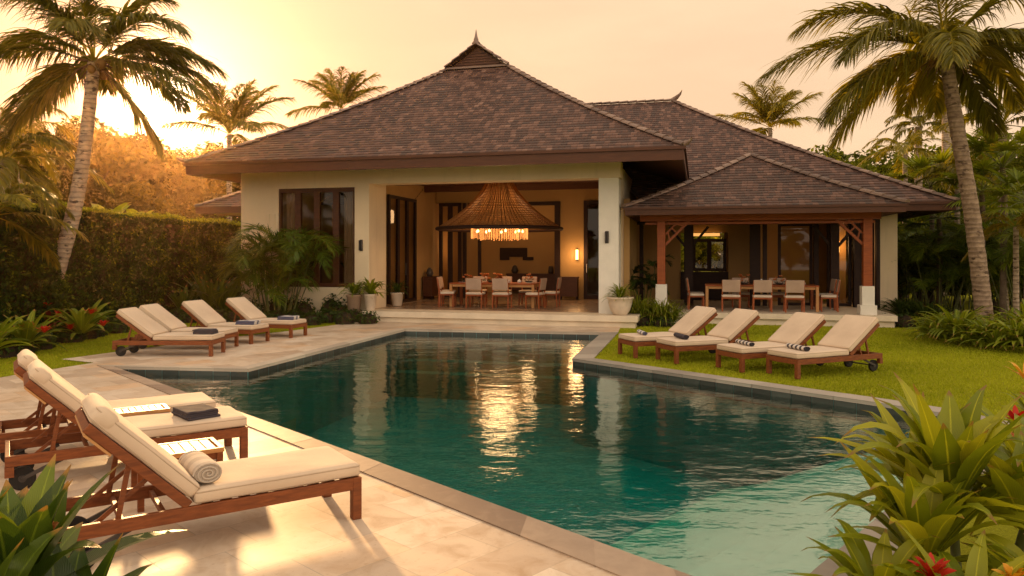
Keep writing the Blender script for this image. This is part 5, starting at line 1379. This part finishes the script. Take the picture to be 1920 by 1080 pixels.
def shrub_row(name, pts, w, h, n, size, label, seed, matl='shrub', cat='shrub', group=None, core=True):
    """dense mounded low planting along a polyline"""
    r = np.random.default_rng(seed); base = Vector((*pts[0], 0)); t = empty(name, base, 0, label, cat, group); nb = NB()
    P = np.array(pts, float); seg = np.linalg.norm(np.diff(P, axis=0), axis=1); tot = seg.sum(); cum = np.concatenate([[0], np.cumsum(seg)]); m = MB()
    K = max(3, int(tot/.42))
    for k in range(K):
        s = tot*(k+.5)/K; i = min(np.searchsorted(cum, s)-1, len(seg)-1); i = max(i, 0); f = (s-cum[i])/seg[i]; q = P[i]*(1-f)+P[i+1]*f
        for j in range(max(1, int(w/.4))):
            c = np.array([q[0]-base.x+r.uniform(-w/2, w/2), q[1]-base.y+r.uniform(-w/2, w/2), h*.35]); hh = h*r.uniform(.75, 1.2)
            cloud(nb, c, (.34, .34, hh*.62), n, size, r, (.25, .65), .5, .6)
            m.lathe((c[0], c[1], 0), [(.26, 0), (.26, hh*.3), (.18, hh*.62), (0, hh*.75)], 8)
    nb.build('leaves', MT[matl], t); m.build('dark_core', MT['soil'], t); return t  # solid dark mounds inside, soil tone in place of shade behind the leaves
shrub_row('low_shrub', [(at(-40, 600, 14.0).x, 14.0), (at(60, 600, 15.9).x, 15.9), (at(150, 600, 17.4).x, 17.4), (at(205, 600, 19.2).x, 19.2)], .9, .42, 330, .05, 'low rounded shrubs edging the left lawn beneath the red flowers', 101)
shrub_row('low_shrub', [(at(300, 600, 22.5).x, 22.5), (at(420, 600, 21.8).x, 21.8), (at(560, 600, 21.3).x, 21.3), (at(668, 600, 21.1).x, 21.1)], 1.1, .40, 300, .045, 'low shrub bed along the villa front below the areca palm', 102)
shrub_row('low_shrub', [tuple(H(-13.2, 20.2)[:2]), tuple(H(-10.2, 20.25)[:2])], .7, .75, 280, .06, 'knee high shrubs at the foot of the window wall', 103)
shrub_row('low_shrub', [(at(1165, 600, 20.7).x, 20.7), (at(1262, 600, 20.1).x, 20.1)], .5, .3, 260, .04, 'low dark shrubs beneath the grassy clumps beside the urn', 104)
shrub_row('low_shrub', [(at(1650, 600, 20.6).x, 20.6), (at(1745, 600, 19.8).x, 19.8)], .5, .38, 260, .045, 'low dark edging shrubs right of the pavilion corner', 105)

# clipped hedge
def hedge(name, p0, p1, w, h, n, label):
    p0, p1 = Vector((*p0, 0)), Vector((*p1, 0)); d = p1-p0; L = d.length; rz = math.atan2(d.y, d.x); t = empty(name, p0, rz, label, 'hedge'); r = np.random.default_rng(5)
    m = MB(); m.box(.06, L-.06, -w+.14, -.14, 0, h-.14); m.build('dark_core', MT['soil'], t)  # dark box filling the hedge, its tone stands in for inner shade
    a1, a2, a3 = L*h, L*w, L*h; q = r.random(n)*(a1*1.6+a2*1.5+a3*.25); x = r.random(n)*L; C = np.zeros((n, 3)); N = np.zeros((n, 3)); C[:, 0] = x
    s1 = q < a1*1.6; s2 = (~s1) & (q < a1*1.6+a2*1.5); s3 = ~(s1 | s2)
    wav = .05*np.sin(x*1.7)+.04*np.sin(x*4.1+1)
    zz = r.random(n)*h
    C[s1, 1] = -w + np.abs(r.normal(0, .06, s1.sum())) + wav[s1] + .05*np.sin(zz[s1]*3+x[s1]); C[s1, 2] = zz[s1]; N[s1, 1] = -1
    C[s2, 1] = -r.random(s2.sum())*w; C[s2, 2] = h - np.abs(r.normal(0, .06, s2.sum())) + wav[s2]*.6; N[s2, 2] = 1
    C[s3, 1] = 0; C[s3, 2] = zz[s3]; N[s3, 1] = 1
    clump = .5 + .5*np.sin(x*5.3+np.sin(zz*6)*2)*np.sin(zz*5.1+x*2.2)
    out_ = r.random(n) < .02; C[out_] += N[out_]*r.uniform(.03, .16, out_.sum())[:, None]
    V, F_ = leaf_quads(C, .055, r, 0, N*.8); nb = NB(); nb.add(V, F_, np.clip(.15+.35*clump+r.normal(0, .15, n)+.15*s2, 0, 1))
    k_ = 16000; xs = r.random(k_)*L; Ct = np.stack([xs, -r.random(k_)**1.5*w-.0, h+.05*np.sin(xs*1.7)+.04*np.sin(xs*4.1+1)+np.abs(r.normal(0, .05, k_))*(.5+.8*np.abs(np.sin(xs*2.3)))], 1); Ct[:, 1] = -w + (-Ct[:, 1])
    V, F_ = leaf_quads(Ct, .05, r, .6); nb.add(V, F_, np.clip(r.normal(.85, .12, k_), 0, 1)); nb.build('leaves', MT['hedge'], t); return t  # fringe along the top gets bright tints in place of backlit sun glow
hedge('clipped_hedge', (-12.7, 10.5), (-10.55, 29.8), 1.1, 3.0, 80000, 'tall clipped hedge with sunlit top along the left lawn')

# broadleaf trees: a few shapes, copied
def tree(name, seed, H_, rad, n_cl, n_lf, size, matl, crown_lo=.3):
    r = np.random.default_rng(seed); t = empty(name); m = MB(); nb = NB(); pr_ = random.Random(seed)
    m.tube([(0, 0, 0), (.05*H_*r.normal(), .05*H_*r.normal(), H_*.35), (0, 0, H_*.62)], [H_*.028, H_*.02, H_*.012], 8); m.build('trunk', MT['bark'], t, smooth=True); m = MB()
    for k in range(n_cl):
        d = norm(r.normal(0, 1, 3)); d[2] = d[2]*.9; q = r.random()**.45
        c = np.array([d[0]*rad*q, d[1]*rad*q, H_*(crown_lo+(1-crown_lo)/2) + d[2]*H_*(1-crown_lo)/2*q*.86]); cr = rad*r.uniform(.2, .38)
        m.tube([(0, 0, H_*(.3+.25*r.random())), (c[0]*.5, c[1]*.5, c[2]*.8), tuple(c)], [H_*.010, H_*.006, H_*.002], 5)
        cloud(nb, c, (cr, cr, cr*.7), n_lf, size, r, (.15, .85), .5, .35)
    m.build('limb', MT['bark'], t, smooth=True); nb.build('crown', MT[matl], t); return t
protos = [tree('broadleaf_tree', 201, 10, 4.2, 34, 330, .22, 'tree'), tree('broadleaf_tree', 202, 9, 3.6, 30, 330, .21, 'tree', .2), tree('broadleaf_tree', 203, 11, 4.6, 38, 300, .24, 'tree', .35),
          tree('broadleaf_tree', 204, 8, 3.6, 32, 330, .19, 'tree_g', .12), tree('broadleaf_tree', 205, 9, 3.8, 32, 330, .2, 'tree_g', .2)]
used = set()
def place(k, x, y, s, label, group):
    rz = rnd.uniform(0, 6.28); o = protos[k]
    if k in used: o = dup(o, (x, y, -.1), rz, sc=s)
    else: o.location = (x, y, -.1); o.rotation_euler = (0, 0, rz); o.scale = (s, s, s); used.add(k)
    tag(o, label, 'tree', group)
gl, gr = 'leafy trees of the dark grove beyond the hedge', 'leafy green trees beyond the lawn at right'
LLB, LRB = 'leafy tree among the amber lit grove beyond the left hedge', 'leafy green tree among the thicket right of the wing roof'
LT = [(20, 235, 40), (75, 232, 47), (125, 212, 52), (170, 225, 46), (215, 232, 50), (262, 248, 54), (305, 262, 56), (345, 285, 60), (390, 262, 62), (455, 265, 66), (520, 275, 66), (-50, 240, 42), (-120, 235, 45), (150, 300, 36), (235, 310, 38), (60, 300, 33), (310, 330, 42), (-30, 290, 34), (390, 330, 46), (-200, 240, 40)]
hts = [10, 9, 11, 8, 9]
for i, (u, v, Y) in enumerate(LT):
    k = i % 3; Y *= 1.6; v += 22 if v > 280 else 0; p = at(u, v, Y); place(k, p.x, p.y, p.z/hts[k]*1.0, LLB, gl)
RT = [(1560, 262, 44), (1610, 258, 48), (1660, 262, 46), (1700, 300, 40), (1760, 262, 44), (1830, 240, 42), (1900, 230, 42), (1960, 240, 40), (1745, 340, 33), (1830, 330, 31), (1900, 330, 29), (1990, 300, 30), (1500, 290, 50), (1560, 315, 42), (1625, 325, 40), (1720, 420, 27), (1790, 400, 26), (1870, 410, 25), (1960, 400, 24), (2060, 330, 30), (2120, 300, 38)]
for i, (u, v, Y) in enumerate(RT):
    k = 3 + i % 2; p = at(u, v, Y); place(k, p.x, p.y, p.z/hts[k]*1.0, LRB, gr)
for i in range(14):                                                  # trees behind the buildings, seen through doors and windows
    x = -9+i*2.6; k = 3+i % 2; place(k, x, 44+3*(i % 3), .62, 'leafy tree behind the villa seen through its open rooms', 'trees behind the villa')
for i, (u, Y, h_, lab) in enumerate([(1700, 25.5, 2.6, 'tall dark areca clump right behind the pavilion corner'), (1760, 23.5, 2.3, 'areca clump left of the leaning trunk'), (1815, 25, 3.2, 'tall areca clump behind the leaning trunk'),
        (1870, 22.5, 2.4, 'areca clump right of the leaning trunk'), (1930, 21, 2.8, 'tall areca clump at the right edge behind the bed'), (1745, 30, 4.2, 'very tall areca clump above the shaded thicket'), (1900, 27, 4.4, 'very tall areca clump rising at the right edge')]):
    p = at(u, 600, Y); areca('areca_palm', (p.x, p.y, 0), 15, h_, 1.5, lab, 500+i, .6, group='areca clumps in the right hand thicket')
for i, (u, Y, s_) in enumerate([(1690, 28, .34), (1735, 26.5, .32), (1790, 27.5, .36), (1850, 26, .36), (1905, 24.5, .34), (1960, 24, .36), (1720, 32, .5), (1830, 31, .5), (1930, 30, .5)]):
    p = at(u, 600, Y); place(3+i % 2, p.x, p.y, s_, 'low leafy bush filling the shaded thicket at right', 'low bushes of the right hand thicket')
for i, (X_, Y_, s_) in enumerate([(-14.5, 14, .4), (-14.8, 17, .42), (-14.6, 20, .42), (-15, 24, .42)]): place(0, X_, Y_, s_, 'low leafy bush just behind the clipped hedge', 'low bushes behind the hedge')
for i in range(12):
    place(3+i % 2, -26+i*4.7, -27-4*(i % 3), .62, 'leafy garden tree on the side of the pool facing the villa', 'garden trees facing the villa')
# far wood closing the horizon
r = np.random.default_rng(77); nb = NB()
for k in range(420):
    a = r.uniform(-1.25, 1.25); d = r.uniform(75, 110); h_ = r.uniform(4, 8); cloud(nb, (d*math.sin(a), d*math.cos(a), h_*.5), (5, 5, h_*.6), 110, .6, r, (.2, .7), .4, .4)
o = nb.build('far_wood', MT['tree']); tag(o, kind='stuff')
# woods behind the camera: they shade the lawn and show in reflections
# ---- fan palms at right ----------------------------------------------
def fan_palm(name, loc, h, nf, R_, label, seed, matl='strap'):
    t = empty(name, loc, 0, label, 'palm plant', 'fan palms at the right edge'); r = np.random.default_rng(seed); nb = NB(); m = MB(); m.tube([(0, 0, 0), (.05, 0, h*.8), (0, 0, h)], [.09, .08, .07], 10); m.build('trunk', MT['bark'], t, smooth=True); m = MB()
    for k in range(nf):
        a = 2.399*k; e_ = r.uniform(-.3, 1.3); d = norm(np.array([math.cos(a), math.sin(a), e_])); L = r.uniform(.7, 1.1)*R_; c = np.array([0, 0, h]) + d*L
        m.tube([(0, 0, h), tuple(np.array([0, 0, h])+d*L*.5+np.array([0, 0, .05])), tuple(c)], [.015, .012, .008], 5)
        s = norm(np.cross(d, UP)); n_ = 30; th = np.linspace(-2.0, 2.0, n_); D = norm(d[None]*np.cos(th)[:, None] + s[None]*np.sin(th)[:, None] + r.normal(0, .04, (n_, 3)))
        q, dd = leaf_curves(np.repeat(c[None], n_, 0), D, R_*.8*(1-.12*np.abs(th))*r.uniform(.95, 1.05, n_), np.full(n_, .8), 6, 2.0)
        V, F_, T_ = ribbons(q, dd, np.full(n_, .06*R_+.02), [.3, .8, 1, .8, .4, .05], np.clip(r.uniform(.4, .8)+r.normal(0, .06, n_), 0, 1), .3); nb.add(V, F_, T_)
    m.build('leaf_stalks', MT['stemgreen'], t); nb.build('fan_leaves', MT[matl], t)
for i, (u, v, Y, R_, lab) in enumerate([(1880, 315, 21, 1.0, 'bright green fan palm at the right edge, higher of the group'), (1840, 360, 22, .9, 'fan palm just right of the leaning trunk'), (1745, 350, 27, 1.1, 'fan palm left of the leaning trunk above the wing eave'),
        (1925, 380, 18.5, .9, 'fan palm cut by the right edge of the photo'), (1760, 410, 24, .9, 'shaded fan palm between wing eave and leaning trunk')]):
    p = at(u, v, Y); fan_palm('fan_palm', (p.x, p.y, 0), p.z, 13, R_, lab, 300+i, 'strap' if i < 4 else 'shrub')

# ---- foreground plants ------------------------------------------------
BW = [.28, .55, .85, 1.0, .98, .82, .55, .28, .03]
def clump(name, loc, heads, label, seed, matl='big', flowers=(), cat='plant', stem_mat='stemgreen', **kw):
    t = empty(name, loc, 0, label, cat); r = np.random.default_rng(seed)
    nb = NB(); m = MB()
    for (dx, dy, dz, n, L, W) in heads:
        rosette(nb, (dx, dy, dz), n, L, W, r=r, prof=BW, K=9, **kw); m.tube([(dx*.4, dy*.4, 0), (dx*.8, dy*.8, dz*.6), (dx, dy, dz+.1)], [.03, .025, .02], 8)
    nb.build('leaves', MT[matl], t, smooth=True); m.build('stem', MT[stem_mat], t, smooth=True)
    for k, (c, n, L, W, mt) in enumerate(flowers): add_flower(t, c, n, L, W, mt, seed+k+1)
    return t
clump('broad_leaf_plant', (2.45, 4.05, 0), [(0, .1, .50, 40, .82, .15), (-.28, -.12, .28, 28, .70, .13), (.35, .0, .40, 30, .68, .14), (-.05, .35, .45, 22, .68, .13)],
      'large glossy broad leaved plant overhanging the near right pool edge', 401, flowers=[], up=(.15, 3.2), droop=(.4, 1.5), tint=(.35, 1.0))
clump('broad_leaf_plant', (2.05, 3.35, 0), [(0, 0, .18, 26, .55, .10), (.45, .1, .2, 26, .55, .10), (-.22, .38, .14, 24, .52, .10)], 'broad leaved plant with a red star flower at the bottom right corner', 402,
      flowers=[((-.10, .12, .40), 14, .125, .04, 'flower_red'), ((.17, -.05, .46), 10, .08, .045, 'flower_yellow'), ((.40, .1, .55), 12, .09, .045, 'flower_orange')], up=(.2, 2.0), droop=(.5, 1.5), tint=(.35, .9))
clump('broad_leaf_plant', (3.15, 4.5, 0), [(0, 0, .45, 26, .75, .10), (.3, -.5, .3, 24, .7, .10)], 'broad leaved plant cut by the right edge of the photo', 403, flowers=[((.0, -.4, .62), 10, .08, .04, 'flower_orange')], up=(.1, 2.4), droop=(.5, 1.7), tint=(.3, .9))
t = clump('croton', (3.95, 5.75, 0), [(0, 0, .35, 34, .35, .06), (.15, .1, .6, 26, .3, .05)], 'croton with red and yellow leaves at the right edge beside the grass', 404,
      flowers=[((-.1, -.05, .62), 16, .16, .04, 'flower_red'), ((.02, -.1, .78), 16, .16, .04, 'flower_red'), ((.0, 0, .95), 14, .2, .035, 'flower_yellow'), ((-.08, -.15, .50), 14, .15, .04, 'flower_yellow'), ((-.22, -.1, .48), 12, .14, .04, 'flower_orange'), ((.12, -.1, .55), 12, .14, .04, 'flower_red')], up=(.3, 2.4), droop=(.5, 1.5))
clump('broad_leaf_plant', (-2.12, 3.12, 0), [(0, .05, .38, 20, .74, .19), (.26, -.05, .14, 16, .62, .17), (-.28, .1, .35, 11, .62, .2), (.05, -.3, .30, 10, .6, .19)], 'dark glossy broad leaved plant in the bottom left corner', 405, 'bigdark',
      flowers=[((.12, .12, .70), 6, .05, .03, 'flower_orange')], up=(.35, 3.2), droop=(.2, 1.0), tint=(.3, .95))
clump('broad_leaf_plant', (-1.40, 2.72, 0), [(0, 0, .30, 7, .42, .10)], 'single broad leaf tip poking up at the bottom edge', 406, 'bigdark', up=(1.5, 4), droop=(.1, .5), tint=(.5, .9))

# ---- lawn grass -------------------------------------------------------
r = np.random.default_rng(55)
def inside(P, poly):
    x, y = P[:, 0], P[:, 1]; c = np.zeros(len(P), bool); n = len(poly)
    for i in range(n):
        (x1, y1), (x2, y2) = poly[i], poly[(i+1) % n]
        if y1 == y2: continue
        k = ((y1 > y) != (y2 > y)) & (x < (x2-x1)*(y-y1)/(y2-y1)+x1); c ^= k
    return c
n = 420000; Yd = 5.5 + (22.5-5.5)*r.random(n)**1.15; U = r.uniform(-.74, .74, n); P = np.stack([U*Yd, Yd], 1)
ok = ~inside(P, OUT) & ~inside(P, DECK); ok &= (P[:, 0] > -12) & ~((P[:, 0] > -.5) & (P[:, 1] < 7.5) & (P[:, 0] < 2))
hb = P[:, 0]*ST + P[:, 1]*CT; ha = P[:, 0]*CT - P[:, 1]*ST
ok &= ~((hb > 19.9) & (ha > -14) & (ha < -1.5)) & ~(hb > 21.8)
P = P[ok]; n = len(P); b = np.column_stack([P, np.full(n, -.022)]); a = r.uniform(0, 6.28, n); hh = r.uniform(.02, .045, n); w = r.uniform(.003, .006, n)*(1+P[:, 1]/12)
s = np.column_stack([np.cos(a)*w, np.sin(a)*w, 0*a]); tip = b + np.column_stack([r.normal(0, .012, n), r.normal(0, .012, n), hh])
V = np.stack([b-s, b+s, tip], 1).reshape(-1, 3)
nz_ = .5+.25*np.sin(P[:, 0]*1.1+np.sin(P[:, 1]*.9)*1.5)+.15*np.sin(P[:, 1]*2.3)
o = npmesh('lawn_grass', V, np.arange(3*n).reshape(-1, 3), MT['grassleaf'], np.clip(nz_*.7+r.normal(0, .15, n)+.1, 0, 1)); tag(o, kind='stuff')

# ---- evening haze -----------------------------------------------------
hz = MB(); hz.box(-110, 110, -60, 150, -3.2, 26)
M = Mat('evening_haze'); M.nt.links.clear()
pv = M.n('ShaderNodeVolumePrincipled'); pv.inputs['Color'].default_value = (1.0, 0.58, 0.24, 1); pv.inputs['Density'].default_value = 0.0003; pv.inputs['Anisotropy'].default_value = 0.9
M.l(pv.outputs[0], M.out.inputs['Volume'])
o = hz.build('haze', M.m); tag(o, kind='stuff')
